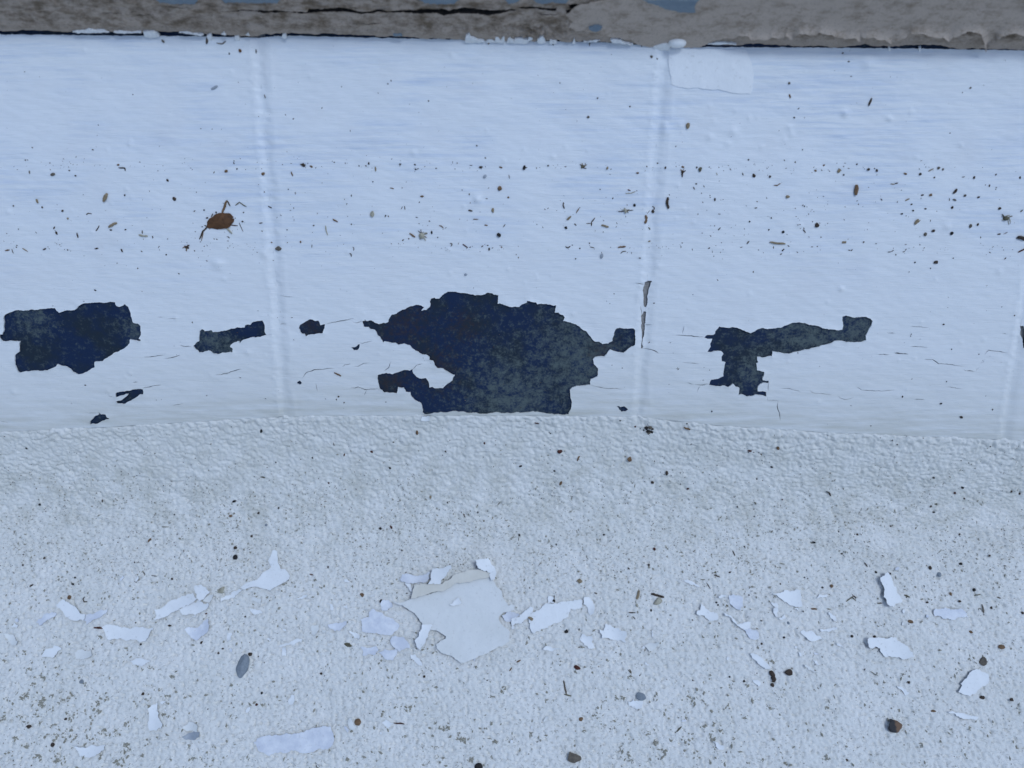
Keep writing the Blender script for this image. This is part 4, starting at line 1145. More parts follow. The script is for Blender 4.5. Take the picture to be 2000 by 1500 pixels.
for k in range(46):                    # further slivers of paint among the flakes
    c = (rng.gauss(1000, 620), rng.choice([rng.gauss(1200, 60), rng.uniform(1120, 1480)]))
    if not (5 < c[0] < 1990 and 1090 < c[1] < 1490):
        continue
    a = rng.uniform(0, 6.28)
    L_, W_ = rng.uniform(3, 8.5), rng.uniform(1.8, 4)
    poly = [(c[0] + L_ * math.cos(t) * math.cos(a) * rng.uniform(0.6, 1.2) - W_ * math.sin(t) * math.sin(a), c[1] + L_ * math.cos(t) * math.sin(a) + W_ * math.sin(t) * math.cos(a) * rng.uniform(0.5, 1.2)) for t in np.arange(0, 6.2, 1.05)]
    m = rng.choice(['white', 'white', 'cream', 'lilac'])
    o = flake('k', poly, m, seed=300 + k)
    auto(o, m, 'paint sliver', c, 'l', 4)


# ------------------------------------------------------------------ grit, seeds, sticks and stones
def frame_at(p, surf):
    """world position (m) and axes at a photo pixel; surf 't' tile or 'l' ledge; axes: image right, image up, normal"""
    if surf == 't':
        uv = tile_uv([p])
        n0 = paint_h(uv[:, 0].copy(), uv[:, 1].copy())
        return tile_pt(uv, n0)[0], np.array([1.0, 0, 0]), ET, EN
    uv = ledge_uv([p])
    n = ledge_n(uv[:, 1])[0]
    h = ledge_h(uv[:, 0], uv[:, 1])[0]
    return ledge_pt(uv[:, 0], uv[:, 1])[0] + n * h, np.array([1.0, 0, 0]), np.cross(n, [1.0, 0, 0]), n


def mmpx(p, surf):
    uv = tile_uv([p]) if surf == 't' else ledge_uv([p])
    q = tile_pt(uv, [0])[0] if surf == 't' else ledge_pt(uv[:, 0], uv[:, 1])[0]
    return float((q - CAMM) @ VIEW) / FPX


_ico = None


def grain_mesh(seed, sub=2, rough_=0.35, cl=(0.55, 0.95), nc=7):
    import bmesh
    bm = bmesh.new()
    bmesh.ops.create_icosphere(bm, subdivisions=sub, radius=1.0)
    r = np.random.RandomState(seed)
    cuts = r.normal(size=(nc, 3))
    cuts /= np.linalg.norm(cuts, axis=1)[:, None]
    lim = r.uniform(*cl, nc)
    for v in bm.verts:
        c = np.array(v.co)
        for d, l in zip(cuts, lim):
            e = c @ d - l
            if e > 0:
                c = c - d * e
        c *= 1 + rough_ * 0.25 * float(noise(np.array(c[0] * 1.7 + seed), np.array(c[1] * 1.7 + c[2]), seed))
        v.co = c
    me = bpy.data.meshes.new('grain')
    bm.to_mesh(me)
    bm.free()
    return me


GRAINS = [grain_mesh(40 + i, 2) for i in range(10)]
STONES = [grain_mesh(70 + i, 3, 0.3, (0.42, 0.8), 11) for i in range(10)]
for g in GRAINS + STONES:
    for p in g.polygons:
        p.use_smooth = False
GR_M = {}


def grain_data(i, m):
    if (i, m) not in GR_M:
        me = (GRAINS, CLUSTERS, STONES)[i // 10][i % 10].copy()
        me.materials.append(MAT[m])
        GR_M[i, m] = me
    return GR_M[i, m]


def place(o, p, surf, sx, sy, sz, ang, sink=0.55):
    pos, e1, e2, n = frame_at(p, surf)
    k = mmpx(p, surf)
    a = math.radians(ang)
    u = e1 * math.cos(a) + e2 * math.sin(a)
    v = -e1 * math.sin(a) + e2 * math.cos(a)
    S = np.array([sx, sy, sz]) * k / 2
    pos = pos + n * S[2] * sink
    m = np.eye(4)
    for i, (ax, s) in enumerate(((u, S[0]), (v, S[1]), (n, S[2]))):
        m[:3, i] = ax * s / 1000.0
    m[:3, 3] = pos / 1000.0
    o.matrix_world = Matrix(m.tolist())
    return o


def cluster_mesh(seed):
    r = np.random.RandomState(seed)
    n = r.randint(9, 15)
    c = r.normal(0, 0.42, (n, 3)) * [1, 1, 0]
    c[:, 2] = -0.3
    V, F = [], []
    for i in range(n):
        k = r.uniform(0.14, 0.42) * (1.0 if i < 4 else 0.6)
        a = r.uniform(0, 6.28)
        el = r.uniform(1.0, 2.4)
        b = np.array([(1, 0, 0), (-1, 0, 0), (0, 1, 0), (0, -1, 0), (0, 0, 1), (0, 0, -1)], float) * r.uniform(0.6, 1.3, (6, 1)) * [k * el, k, 0.7]
        b = np.stack([b[:, 0] * math.cos(a) - b[:, 1] * math.sin(a), b[:, 0] * math.sin(a) + b[:, 1] * math.cos(a), b[:, 2]], 1)
        F += [[i * 6 + q for q in f] for f in ((0, 2, 4), (2, 1, 4), (1, 3, 4), (3, 0, 4), (2, 0, 5), (1, 2, 5), (3, 1, 5), (0, 3, 5))]
        V.append(b + c[i])
    me = bpy.data.meshes.new('crumbs')
    me.from_pydata(np.concatenate(V).tolist(), [], F)
    return me


CLUSTERS = [cluster_mesh(90 + i) for i in range(10)]


def grain(p, surf, wd, ht, m, ang=0, name='grit_grain', seed=0, hz=None):
    o = link(name, grain_data(seed % 10 + (10 if name == 'dirt_crumb' else 20 if name in ('stone', 'pebble', 'clod', 'crumb') else 0), m))
    return place(o, p, surf, wd, ht, hz or min(wd, ht) * 0.8, ang)


def strip_mesh(pts, wid, hgt, m, surf, lift=0.0, name='stick', seed=0):
    """bent tapered splinter through photo pixels; wid in px"""
    r = random.Random(seed)
    V, F = [], []
    k = mmpx(pts[0], surf)
    n_ = len(pts)
    ring = 6
    for i, p in enumerate(pts):
        pos, e1, e2, n = frame_at(p, surf)
        q0, q1 = pts[max(0, i - 1)], pts[min(n_ - 1, i + 1)]
        d = e1 * (q1[0] - q0[0]) - e2 * (q1[1] - q0[1])
        d /= np.linalg.norm(d)
        s = np.cross(n, d)
        tp = 0.55 if i in (0, n_ - 1) else r.uniform(0.85, 1.1)
        for j in range(ring):
            a = 2 * math.pi * j / ring + 0.4
            V.append(pos + s * math.cos(a) * wid * k / 2 * tp + n * (math.sin(a) * hgt * k / 2 * tp + hgt * k * 0.42 + lift * k))
    for i in range(n_ - 1):
        for j in range(ring):
            F.append([i * ring + j, i * ring + (j + 1) % ring, (i + 1) * ring + (j + 1) % ring, (i + 1) * ring + j])
    V = np.array(V)
    cap = [list(range(ring))[::-1], [(n_ - 1) * ring + j for j in range(ring)]]
    me = mesh_np(name, V, [np.array(F), np.array(cap)], [False] * (len(F) + 2))
    if m:
        me.materials.append(MAT[m])
    return me


def splinter(pts, wid, m, surf, name='stick', seed=0, parent=None, hgt=None, lift=0.0):
    fine = []
    r = random.Random(seed)
    for a, b in zip(pts, pts[1:]):
        for f in (0, 0.34, 0.67):
            j = 0 if (f == 0 and not fine) else 0.25 * wid
            fine.append((a[0] + (b[0] - a[0]) * f + r.uniform(-j, j) * 0.5, a[1] + (b[1] - a[1]) * f + r.uniform(-j, j) * 0.5))
    fine.append(pts[-1])
    me = strip_mesh(fine, wid, hgt or wid * 0.7, m, surf, lift, name, seed)
    co = np.empty(len(me.vertices) * 3, np.float32)
    me.vertices.foreach_get('co', co)
    c = co.reshape(-1, 3).mean(0)
    o = link(name, me)
    if parent is None:
        o.location = at_origin(me, c)
    else:
        o.parent = parent
        o.matrix_parent_inverse = parent.matrix_world.inverted()
    return o


# grains: (enlargement, x, y, w, h, colour[, label, name])   sizes in enlargement pixels
G = [
    ('d', 417, 322, 38, 22, 'stonebrown'), ('d', 1362, 513, 28, 28, 'dark'), ('d', 1770, 298, 30, 22, 'brown'), ('d', 1853, 280, 13, 12, 'black'), ('d', 593, 333, 18, 12, 'dark'), ('d', 440, 782, 16, 26, 'dark'), ('d', 490, 607, 22, 16, 'dark'), ('d', 543, 292, 15, 10, 'dark'), ('d', 725, 130, 17, 10, 'dark'), ('d', 255, 113, 12, 8, 'dark'), ('d', 330, 580, 12, 16, 'dark'), ('d', 975, 485, 12, 14, 'black'), ('d', 1595, 600, 14, 12, 'black'), ('d', 1903, 620, 10, 12, 'black'), ('d', 105, 568, 14, 12, 'stonebrown'), ('d', 980, 755, 18, 10, 'dark'), ('d', 868, 757, 22, 12, 'dark'), ('d', 1895, 690, 18, 12, 'dark'), ('d', 530, 668, 18, 16, 'tan'), ('d', 145, 750, 9, 9, 'black'), ('d', 1300, 950, 10, 13, 'black'), ('d', 530, 912, 10, 12, 'dark'), ('d', 1310, 370, 18, 24, 'dark'), ('d', 925, 248, 22, 14, 'brown'), ('d', 1620, 662, 22, 12, 'black'), ('d', 1690, 618, 14, 14, 'black'),
    ('e', 137, 318, 32, 24, 'brown'), ('e', 255, 900, 50, 34, 'stonebrown', 'rounded grey-brown seed beside the joint of the tile with the largest bare patch', 'seed'), ('e', 988, 632, 34, 50, 'pale', 'pale upright seed husk on the tile with the largest bare patch', 'seed_husk'), ('e', 1380, 493, 32, 14, 'brown'), ('e', 1453, 777, 14, 26, 'black'), ('e', 450, 250, 34, 22, 'dark'), ('e', 513, 262, 26, 16, 'brown'), ('e', 1328, 282, 14, 14, 'black'), ('e', 962, 237, 14, 20, 'black'), ('e', 1835, 268, 28, 18, 'dark'), ('e', 885, 255, 12, 10, 'black'), ('e', 993, 380, 10, 10, 'black'), ('e', 333, 438, 9, 9, 'black'), ('e', 826, 488, 10, 16, 'black'), ('e', 323, 755, 9, 9, 'black'), ('e', 1093, 643, 12, 8, 'black'), ('e', 825, 712, 12, 10, 'dark'), ('e', 530, 722, 14, 12, 'stonebrown'), ('e', 1207, 243, 20, 12, 'dark'), ('e', 1322, 247, 16, 12, 'black'), ('e', 430, 850, 14, 18, 'brown'), ('e', 200, 855, 14, 10, 'brown'), ('e', 1805, 98, 12, 12, 'black'),
    ('f', 307, 432, 38, 34, 'brown', 'round brown seed above the black angular crumb on the middle tile', 'seed'), ('f', 300, 795, 36, 34, 'black', 'black angular crumb on the tile with the largest bare patch', 'crumb'), ('f', 495, 270, 22, 34, 'black'), ('f', 682, 255, 14, 14, 'black'), ('f', 1380, 312, 24, 14, 'brown'), ('f', 1503, 612, 24, 28, 'dark'), ('f', 1868, 285, 28, 36, 'olive'), ('f', 1843, 268, 13, 16, 'black'), ('f', 822, 738, 24, 20, 'black'), ('f', 930, 900, 12, 12, 'black'), ('f', 897, 980, 12, 10, 'black'), ('f', 1357, 562, 22, 20, 'black'), ('f', 222, 905, 14, 20, 'dark'), ('f', 1475, 847, 22, 12, 'tan'), ('f', 318, 890, 14, 10, 'brown'), ('f', 372, 502, 18, 14, 'brown'), ('f', 250, 605, 22, 36, 'tan'), ('f', 1145, 275, 16, 28, 'tan'), ('f', 1838, 396, 14, 10, 'black'), ('f', 450, 972, 12, 10, 'stonebrown'), ('f', 1088, 440, 9, 10, 'black'), ('f', 1985, 517, 12, 20, 'black'), ('f', 1598, 270, 14, 18, 'dark'), ('f', 1735, 265, 24, 14, 'brown'),
    ('g', 340, 350, 28, 44, 'tan', 'tan teardrop seed near the top of the tile with the T-shaped bare patch', 'seed'), ('g', 1022, 1108, 22, 18, 'black'), ('g', 1265, 1058, 32, 32, 'dark'), ('g', 1055, 857, 30, 22, 'tan'), ('g', 815, 705, 22, 26, 'dark'), ('g', 928, 713, 18, 16, 'dark'), ('g', 775, 592, 12, 12, 'black'), ('g', 1458, 1182, 30, 14, 'tan'), ('g', 535, 877, 12, 20, 'dark'), ('g', 402, 765, 14, 10, 'black'), ('g', 1065, 45, 16, 16, 'stonebrown'), ('g', 782, 1034, 14, 12, 'black'), ('g', 1253, 671, 22, 12, 'brown'), ('g', 1315, 632, 16, 12, 'brown'), ('g', 920, 1093, 13, 10, 'black'), ('g', 1175, 925, 10, 11, 'black'), ('g', 938, 1008, 9, 12, 'black'), ('g', 1018, 1240, 11, 11, 'black'),
    ('h', 193, 368, 30, 38, 'tan'), ('h', 1035, 990, 32, 38, 'stonebrown'), ('h', 1112, 955, 34, 28, 'dark'), ('h', 1292, 978, 34, 34, 'black'), ('h', 1140, 1262, 48, 32, 'dark', 'largest dark brown seed low on the tile with the T-shaped bare patch', 'seed'), ('h', 1478, 908, 28, 42, 'stonebrown'), ('h', 1548, 890, 20, 28, 'dark'), ('h', 1513, 435, 20, 32, 'dark'), ('h', 985, 400, 28, 24, 'dark'), ('h', 1165, 340, 26, 26, 'stonebrown'), ('h', 1208, 354, 20, 20, 'stonebrown'), ('h', 840, 398, 38, 18, 'brown'), ('h', 480, 355, 30, 26, 'dark'), ('h', 563, 365, 22, 28, 'dark'), ('h', 1088, 605, 36, 24, 'brown'), ('h', 1008, 605, 30, 16, 'dark'), ('h', 1300, 725, 24, 28, 'dark'), ('h', 1322, 652, 40, 18, 'stonebrown'), ('h', 1760, 733, 28, 28, 'dark'), ('h', 1555, 626, 26, 18, 'dark'), ('h', 1423, 610, 22, 24, 'dark'), ('h', 1660, 515, 14, 26, 'dark'), ('h', 240, 408, 18, 16, 'black'), ('h', 367, 303, 16, 16, 'black'), ('h', 432, 1065, 15, 18, 'dark'), ('h', 934, 1263, 16, 16, 'black'), ('h', 1122, 433, 18, 16, 'dark'), ('h', 1960, 435, 18, 26, 'dark'), ('h', 902, 694, 24, 14, 'dark'), ('h', 806, 788, 24, 14, 'black'), ('h', 915, 756, 22, 14, 'black'), ('h', 1038, 740, 26, 14, 'dark'), ('h', 1725, 405, 14, 18, 'dark'), ('h', 1088, 1320, 13, 11, 'black'), ('h', 1308, 1222, 13, 11, 'black'),
    ('T', 952, 345, 20, 14, 'dark'), ('T', 1112, 1192, 34, 22, 'dark', 'dark pointed seed at the foot of the tile with the T-shaped bare patch', 'seed'), ('T', 926, 1070, 24, 16, 'black'), ('T', 574, 1005, 14, 20, 'dark'), ('T', 1024, 572, 11, 11, 'black'), ('T', 1275, 618, 10, 10, 'black'), ('T', 286, 1273, 11, 11, 'black'), ('T', 1400, 1125, 12, 18, 'stonebrown'), ('T', 1598, 262, 12, 14, 'dark'), ('T', 977, 868, 11, 11, 'black'), ('T', 650, 452, 11, 9, 'black'),
    ('P', 665, 95, 18, 9, 'black'), ('R', 1615, 813, 9, 11, 'black'), ('S', 557, 975, 12, 12, 'black'), ('Q', 527, 1020, 14, 16, 'dark'), ('Q', 575, 1070, 11, 11, 'dark'), ('Q', 510, 1045, 10, 16, 'dark'),
    ('x', 1340, 283, 18, 18, 'leafbrown'), ('x', 1280, 300, 8, 12, 'black'), ('x', 742, 528, 6, 6, 'black'), ('x', 550, 697, 6, 6, 'black'),
    ('y', 308, 468, 8, 7, 'dark'), ('y', 326, 450, 8, 7, 'dark'), ('y', 535, 563, 8, 8, 'dark'), ('y', 1477, 548, 8, 10, 'dark'), ('y', 1425, 653, 16, 12, 'stonebrown'), ('y', 1658, 595, 9, 9, 'dark'), ('y', 1228, 250, 9, 6, 'black'), ('y', 1810, 328, 9, 9, 'stonebrown'), ('y', 1778, 315, 14, 16, 'stonebrown'),
    ('z', 690, 465, 10, 12, 'stonebrown'), ('z', 1022, 343, 12, 8, 'dark'), ('z', 988, 296, 9, 11, 'dark'), ('z', 1700, 490, 10, 12, 'stonebrown'), ('z', 717, 656, 8, 10, 'black'),
    # on the ledge
    ('B', 632, 1278, 135, 235, 'stone', 'large pointed blue-grey stone alone on the ledge', 'stone'),
    ('B', 555, 195, 50, 52, 'black', 'black triangular seed above the bird-shaped white flake', 'seed'), ('B', 420, 515, 80, 78, 'pale', 'beige stone beside the strip at the tail of the bird-shaped flake', 'stone'), ('B', 697, 1140, 46, 34, 'dark'), ('B', 1788, 562, 44, 34, 'brown'), ('B', 1975, 625, 34, 40, 'black'), ('B', 1650, 1045, 76, 38, 'olive', 'olive spindle-shaped husk left of the wavy lilac-grey strip', 'seed_husk'), ('B', 430, 1085, 24, 18, 'dark'), ('B', 390, 1128, 26, 20, 'dark'), ('B', 650, 772, 20, 16, 'dark'), ('B', 265, 742, 22, 14, 'rust'), ('B', 1385, 1330, 28, 24, 'dark'), ('B', 1290, 362, 42, 14, 'rust'), ('B', 1330, 412, 34, 24, 'olive'), ('B', 1455, 287, 16, 26, 'dark'), ('B', 222, 1027, 20, 30, 'dark'), ('B', 545, 915, 30, 26, 'stonebrown'), ('B', 1040, 850, 22, 18, 'stonebrown'), ('B', 710, 1250, 40, 34, 'olive'), ('B', 1625, 1408, 70, 22, 'olive'),
    ('A', 473, 605, 48, 38, 'stonebrown'), ('A', 1475, 1280, 44, 46, 'olive'), ('A', 1680, 1360, 80, 44, 'olive'), ('A', 28, 1200, 62, 34, 'stonebrown'), ('A', 800, 1410, 48, 44, 'stone'), ('A', 400, 1345, 70, 40, 'olive'), ('A', 680, 585, 40, 40, 'brown'), ('A', 985, 978, 50, 40, 'stonebrown'), ('A', 735, 390, 26, 16, 'black'), ('A', 712, 455, 32, 20, 'black'), ('A', 1380, 1042, 20, 20, 'black'), ('A', 1330, 832, 18, 14, 'dark'), ('A', 540, 1272, 60, 26, 'stonebrown'), ('A', 440, 200, 26, 22, 'dark'), ('A', 225, 270, 18, 22, 'dark'), ('A', 1685, 405, 22, 24, 'dark'), ('A', 1660, 858, 36, 20, 'dark'), ('A', 1970, 1025, 22, 28, 'dark'), ('A', 545, 970, 50, 26, 'stonebrown'), ('A', 665, 1022, 34, 26, 'stonebrown'), ('A', 1095, 1030, 32, 26, 'stonebrown'), ('A', 900, 1330, 24, 24, 'stonebrown'), ('A', 775, 1370, 36, 28, 'stonebrown'), ('A', 310, 1222, 50, 28, 'stonebrown'),
    ('C', 1705, 690, 32, 32, 'black', 'round black seed right of the big cream flake', 'seed'), ('C', 1790, 978, 56, 32, 'rust', 'red-brown split seed below the round black seed', 'seed'), ('C', 1808, 298, 40, 34, 'tan', 'tan curled husk above the long white flake', 'seed_husk'), ('C', 260, 460, 20, 22, 'black'), ('C', 1605, 455, 26, 24, 'black'), ('C', 1820, 455, 16, 20, 'black'), ('C', 595, 1045, 20, 18, 'dark'), ('C', 420, 60, 16, 12, 'dark'), ('C', 693, 112, 26, 22, 'olive'), ('C', 1625, 14, 12, 14, 'black'), ('C', 1425, 595, 46, 24, 'tan', 'small tan chip on the left tip of the long white flake', 'chip'), ('C', 1030, 372, 20, 12, 'black'), ('C', 1035, 360, 14, 10, 'black'),
    ('D', 1275, 732, 40, 34, 'olive'), ('D', 1360, 560, 22, 26, 'black'), ('D', 340, 1440, 46, 34, 'olive'), ('D', 402, 1442, 24, 24, 'olive'), ('D', 1335, 120, 22, 26, 'dark'), ('D', 1065, 185, 26, 24, 'olive'), ('D', 1258, 1400, 96, 74, 'stone', 'round blue-grey stone with a white flake tucked against it', 'stone'), ('D', 1220, 515, 26, 34, 'pale'), ('D', 655, 922, 16, 14, 'black'), ('D', 655, 745, 14, 26, 'black'), ('D', 1420, 470, 90, 60, 'pale', 'speckled pale crumb under the dark splinter', 'crumb'), ('D', 1020, 1420, 36, 30, 'olive'), ('D', 1085, 1425, 50, 50, 'olive'), ('D', 905, 1445, 50, 30, 'olive'),
    ('E', 1095, 1160, 78, 62, 'dark', 'dark brown angular clod beside the upright twig', 'clod'), ('E', 940, 1290, 36, 40, 'dark'), ('E', 1070, 1280, 26, 30, 'stonebrown'), ('E', 665, 1250, 24, 24, 'black'), ('E', 1518, 325, 36, 34, 'brown'), ('E', 1430, 336, 24, 18, 'black'), ('E', 1095, 685, 26, 34, 'stone'), ('E', 1055, 826, 26, 20, 'black'), ('E', 835, 887, 20, 22, 'dark'), ('E', 1715, 813, 28, 24, 'dark'), ('E', 1020, 302, 18, 16, 'dark'), ('E', 395, 485, 22, 18, 'black'), ('E', 412, 508, 18, 18, 'black'), ('E', 1255, 240, 22, 14, 'black'), ('E', 530, 188, 30, 16, 'dark'), ('E', 1405, 678, 36, 26, 'stonebrown'), ('E', 500, 520, 36, 30, 'olive'), ('E', 270, 1275, 40, 40, 'olive'), ('E', 565, 1260, 30, 40, 'olive'), ('E', 525, 1210, 18, 16, 'black'), ('E', 1625, 495, 36, 34, 'stonebrown'), ('E', 870, 155, 46, 34, 'olive'), ('E', 385, 185, 40, 40, 'olive'), ('E', 1240, 572, 18, 14, 'black'), ('E', 715, 412, 14, 18, 'black'),
    ('F', 825, 135, 30, 36, 'dark'), ('F', 1110, 100, 32, 26, 'black'), ('F', 1228, 340, 34, 30, 'black'), ('F', 645, 630, 50, 30, 'brown', 'brown split seed above the boot-shaped white flake', 'seed'), ('F', 1477, 860, 62, 36, 'brown', 'brown oval seed above the round olive-grey stone', 'seed'), ('F', 1305, 987, 66, 78, 'stonebrown', 'round olive-grey stone above the leaf-shaped white flake', 'stone'), ('F', 860, 1040, 30, 28, 'olive'), ('F', 1300, 1322, 44, 30, 'dark'), ('F', 1570, 1345, 40, 30, 'dark'), ('F', 1672, 550, 26, 26, 'dark'), ('F', 1200, 722, 34, 24, 'brown'), ('F', 850, 1447, 52, 22, 'olive'), ('F', 110, 764, 26, 22, 'dark'), ('F', 318, 765, 30, 20, 'dark'), ('F', 435, 863, 26, 14, 'dark'), ('F', 570, 1113, 38, 26, 'stonebrown'), ('F', 635, 1187, 26, 32, 'dark'), ('F', 330, 176, 24, 22, 'black'), ('F', 458, 190, 20, 18, 'black'), ('F', 873, 645, 34, 22, 'olive'), ('F', 985, 835, 34, 18, 'stonebrown'), ('F', 800, 453, 24, 20, 'dark'), ('F', 1097, 443, 30, 20, 'dark'), ('F', 1385, 500, 24, 22, 'dark'), ('F', 910, 198, 40, 40, 'stone'), ('F', 1018, 378, 22, 34, 'brown'), ('F', 20, 630, 34, 30, 'olive'), ('F', 338, 1195, 36, 26, 'stonebrown'), ('F', 480, 1295, 60, 40, 'olive'),
    ('I', 1280, 332, 112, 72, 'pebble', 'largest brown pebble with one dark side, alone on the ledge', 'pebble'), ('I', 1970, 460, 44, 30, 'olive'), ('I', 900, 236, 30, 18, 'olive'), ('I', 1010, 527, 24, 14, 'dark'), ('I', 895, 518, 28, 30, 'olive'), ('I', 1767, 178, 24, 18, 'dark'), ('I', 1425, 448, 30, 18, 'stonebrown'), ('I', 1975, 265, 28, 18, 'stonebrown'), ('I', 1693, 348, 22, 20, 'stonebrown'), ('I', 210, 340, 36, 40, 'olive'), ('I', 250, 390, 44, 40, 'olive'), ('I', 1490, 252, 30, 12, 'brown'), ('I', 540, 530, 26, 30, 'olive'),
    ('H', 1345, 512, 76, 60, 'stonebrown', 'grey-brown rounded stone on the bare ledge below the olive specks', 'stone'), ('H', 815, 562, 44, 34, 'black'), ('H', 890, 515, 28, 30, 'olive'), ('H', 572, 452, 26, 24, 'stonebrown'), ('H', 175, 511, 34, 16, 'olive'), ('H', 775, 525, 26, 30, 'stonebrown'), ('H', 885, 170, 40, 22, 'olive'), ('H', 1190, 190, 28, 22, 'olive'), ('H', 1385, 300, 26, 26, 'brown'), ('H', 1405, 365, 20, 22, 'olive'), ('H', 1240, 365, 24, 40, 'olive'), ('H', 1108, 380, 26, 30, 'olive'), ('H', 1760, 380, 30, 24, 'olive'), ('H', 1605, 465, 26, 24, 'stonebrown'), ('H', 885, 322, 26, 26, 'olive'), ('H', 575, 322, 22, 18, 'olive'), ('H', 503, 377, 22, 14, 'olive'), ('H', 1582, 180, 20, 22, 'olive'), ('H', 1500, 220, 18, 24, 'olive'), ('H', 400, 395, 30, 20, 'olive'), ('H', 538, 545, 26, 20, 'olive'), ('H', 505, 558, 30, 18, 'stonebrown'), ('H', 140, 315, 36, 34, 'brown', 'round brown seed beside the standing cream chip', 'seed'), ('H', 1665, 525, 26, 26, 'olive'), ('H', 1770, 522, 24, 22, 'olive'),
    ('G', 150, 168, 32, 38, 'olive'), ('G', 225, 195, 46, 26, 'olive'), ('G', 470, 255, 40, 24, 'olive'), ('G', 380, 262, 40, 20, 'olive'), ('G', 220, 508, 44, 26, 'stonebrown'), ('G', 300, 440, 26, 22, 'dark'), ('G', 400, 460, 34, 26, 'stonebrown'), ('G', 22, 300, 36, 26, 'stonebrown'), ('G', 295, 330, 48, 36, 'olive'), ('G', 165, 340, 28, 20, 'dark'), ('G', 290, 168, 26, 24, 'stonebrown'), ('G', 350, 188, 32, 28, 'stonebrown'), ('G', 508, 292, 28, 30, 'stonebrown'), ('G', 560, 262, 34, 24, 'stonebrown'), ('G', 430, 266, 20, 16, 'stonebrown'), ('G', 115, 282, 46, 18, 'stonebrown'), ('G', 265, 385, 36, 20, 'olive'), ('G', 50, 485, 50, 30, 'stonebrown'), ('G', 645, 382, 22, 24, 'stonebrown'), ('G', 910, 276, 30, 26, 'olive'), ('G', 940, 168, 46, 18, 'olive'), ('G', 798, 158, 18, 16, 'dark'), ('G', 815, 190, 24, 16, 'olive'), ('G', 895, 135, 38, 20, 'olive'), ('G', 310, 540, 28, 20, 'stonebrown'), ('G', 1130, 525, 20, 20, 'olive'), ('G', 1085, 515, 26, 26, 'stonebrown'), ('G', 1322, 290, 16, 26, 'olive'), ('G', 372, 298, 18, 14, 'dark'), ('G', 400, 304, 16, 14, 'olive'), ('G', 705, 440, 30, 26, 'stonebrown'), ('G', 1434, 218, 15, 15, 'rust'), ('G', 1462, 153, 15, 13, 'black'), ('G', 1200, 450, 30, 30, 'stonebrown'), ('G', 1060, 455, 24, 28, 'stonebrown'),
    ('u', 1460, 118, 15, 26, 'black'), ('u', 1310, 510, 24, 13, 'black'), ('u', 225, 528, 14, 12, 'black'), ('u', 150, 216, 11, 15, 'black'), ('u', 1290, 592, 20, 15, 'brown'), ('u', 1315, 772, 20, 20, 'dark'), ('u', 1443, 576, 16, 14, 'dark'), ('u', 1745, 268, 9, 12, 'black'), ('u', 1922, 250, 8, 20, 'rust'), ('u', 1540, 294, 9, 9, 'black'), ('u', 1835, 408, 10, 14, 'rust'), ('u', 1558, 547, 9, 14, 'black'), ('u', 1405, 706, 14, 13, 'dark'), ('u', 1490, 642, 16, 15, 'stone'), ('u', 865, 245, 14, 12, 'olive'), ('u', 575, 507, 9, 18, 'dark'), ('u', 976, 585, 9, 9, 'black'),
    ('v', 1125, 288, 30, 24, 'rust', 'red-brown oval seed on the rough slope below the largest bare patch', 'seed'), ('v', 1513, 330, 26, 30, 'brown', 'brown oval seed on the rough slope below the dark chipped spot', 'seed'), ('v', 1640, 462, 18, 18, 'dark'), ('v', 1130, 467, 16, 26, 'brown'), ('v', 905, 370, 18, 11, 'black'), ('v', 328, 182, 14, 28, 'brown'), ('v', 75, 290, 18, 14, 'rust'), ('v', 178, 379, 12, 15, 'black'), ('v', 704, 243, 11, 15, 'rust'), ('v', 487, 289, 9, 13, 'dark'), ('v', 1720, 408, 16, 30, 'dark'), ('v', 123, 720, 18, 14, 'black'), ('v', 898, 757, 12, 16, 'black'), ('v', 1093, 398, 11, 13, 'black'), ('v', 1650, 835, 15, 18, 'rust'), ('v', 1368, 755, 13, 10, 'black'), ('v', 1220, 742, 24, 22, 'olive'), ('v', 402, 545, 12, 20, 'tan'), ('v', 667, 629, 10, 10, 'black'), ('v', 195, 237, 13, 10, 'black'), ('v', 1545, 152, 10, 12, 'rust'), ('v', 1837, 497, 14, 12, 'rust'), ('v', 498, 573, 9, 9, 'black'), ('v', 1072, 190, 9, 9, 'black'), ('v', 1832, 131, 9, 8, 'black'), ('v', 1460, 114, 11, 7, 'black'),
    ('w', 398, 250, 20, 30, 'brown'), ('w', 357, 376, 26, 13, 'black'), ('w', 1594, 503, 24, 17, 'black'), ('w', 1547, 541, 17, 17, 'rust'), ('w', 1410, 667, 20, 12, 'black'), ('w', 913, 813, 14, 17, 'dark'), ('w', 1912, 530, 17, 15, 'dark'), ('w', 1972, 549, 18, 15, 'dark'), ('w', 1405, 436, 16, 12, 'black'), ('w', 213, 265, 28, 14, 'rust'), ('w', 630, 865, 26, 13, 'black'), ('w', 262, 454, 13, 10, 'black'), ('w', 1425, 614, 22, 18, 'olive'), ('w', 1388, 628, 16, 14, 'dark'), ('w', 1610, 578, 15, 13, 'dark'), ('w', 131, 629, 11, 11, 'black'), ('w', 425, 584, 12, 12, 'rust'), ('w', 790, 795, 11, 11, 'black'), ('w', 1130, 758, 12, 11, 'dark'), ('w', 1580, 810, 12, 10, 'dark'), ('w', 178, 891, 12, 9, 'black'), ('w', 1170, 222, 11, 10, 'black'), ('w', 1138, 194, 8, 16, 'black'), ('w', 1778, 237, 9, 9, 'black'), ('w', 815, 939, 17, 11, 'dark'), ('w', 1772, 950, 12, 15, 'dark'), ('w', 1690, 738, 11, 22, 'olive'),
]
TILE_Z = set('defghTPRSQxyz')
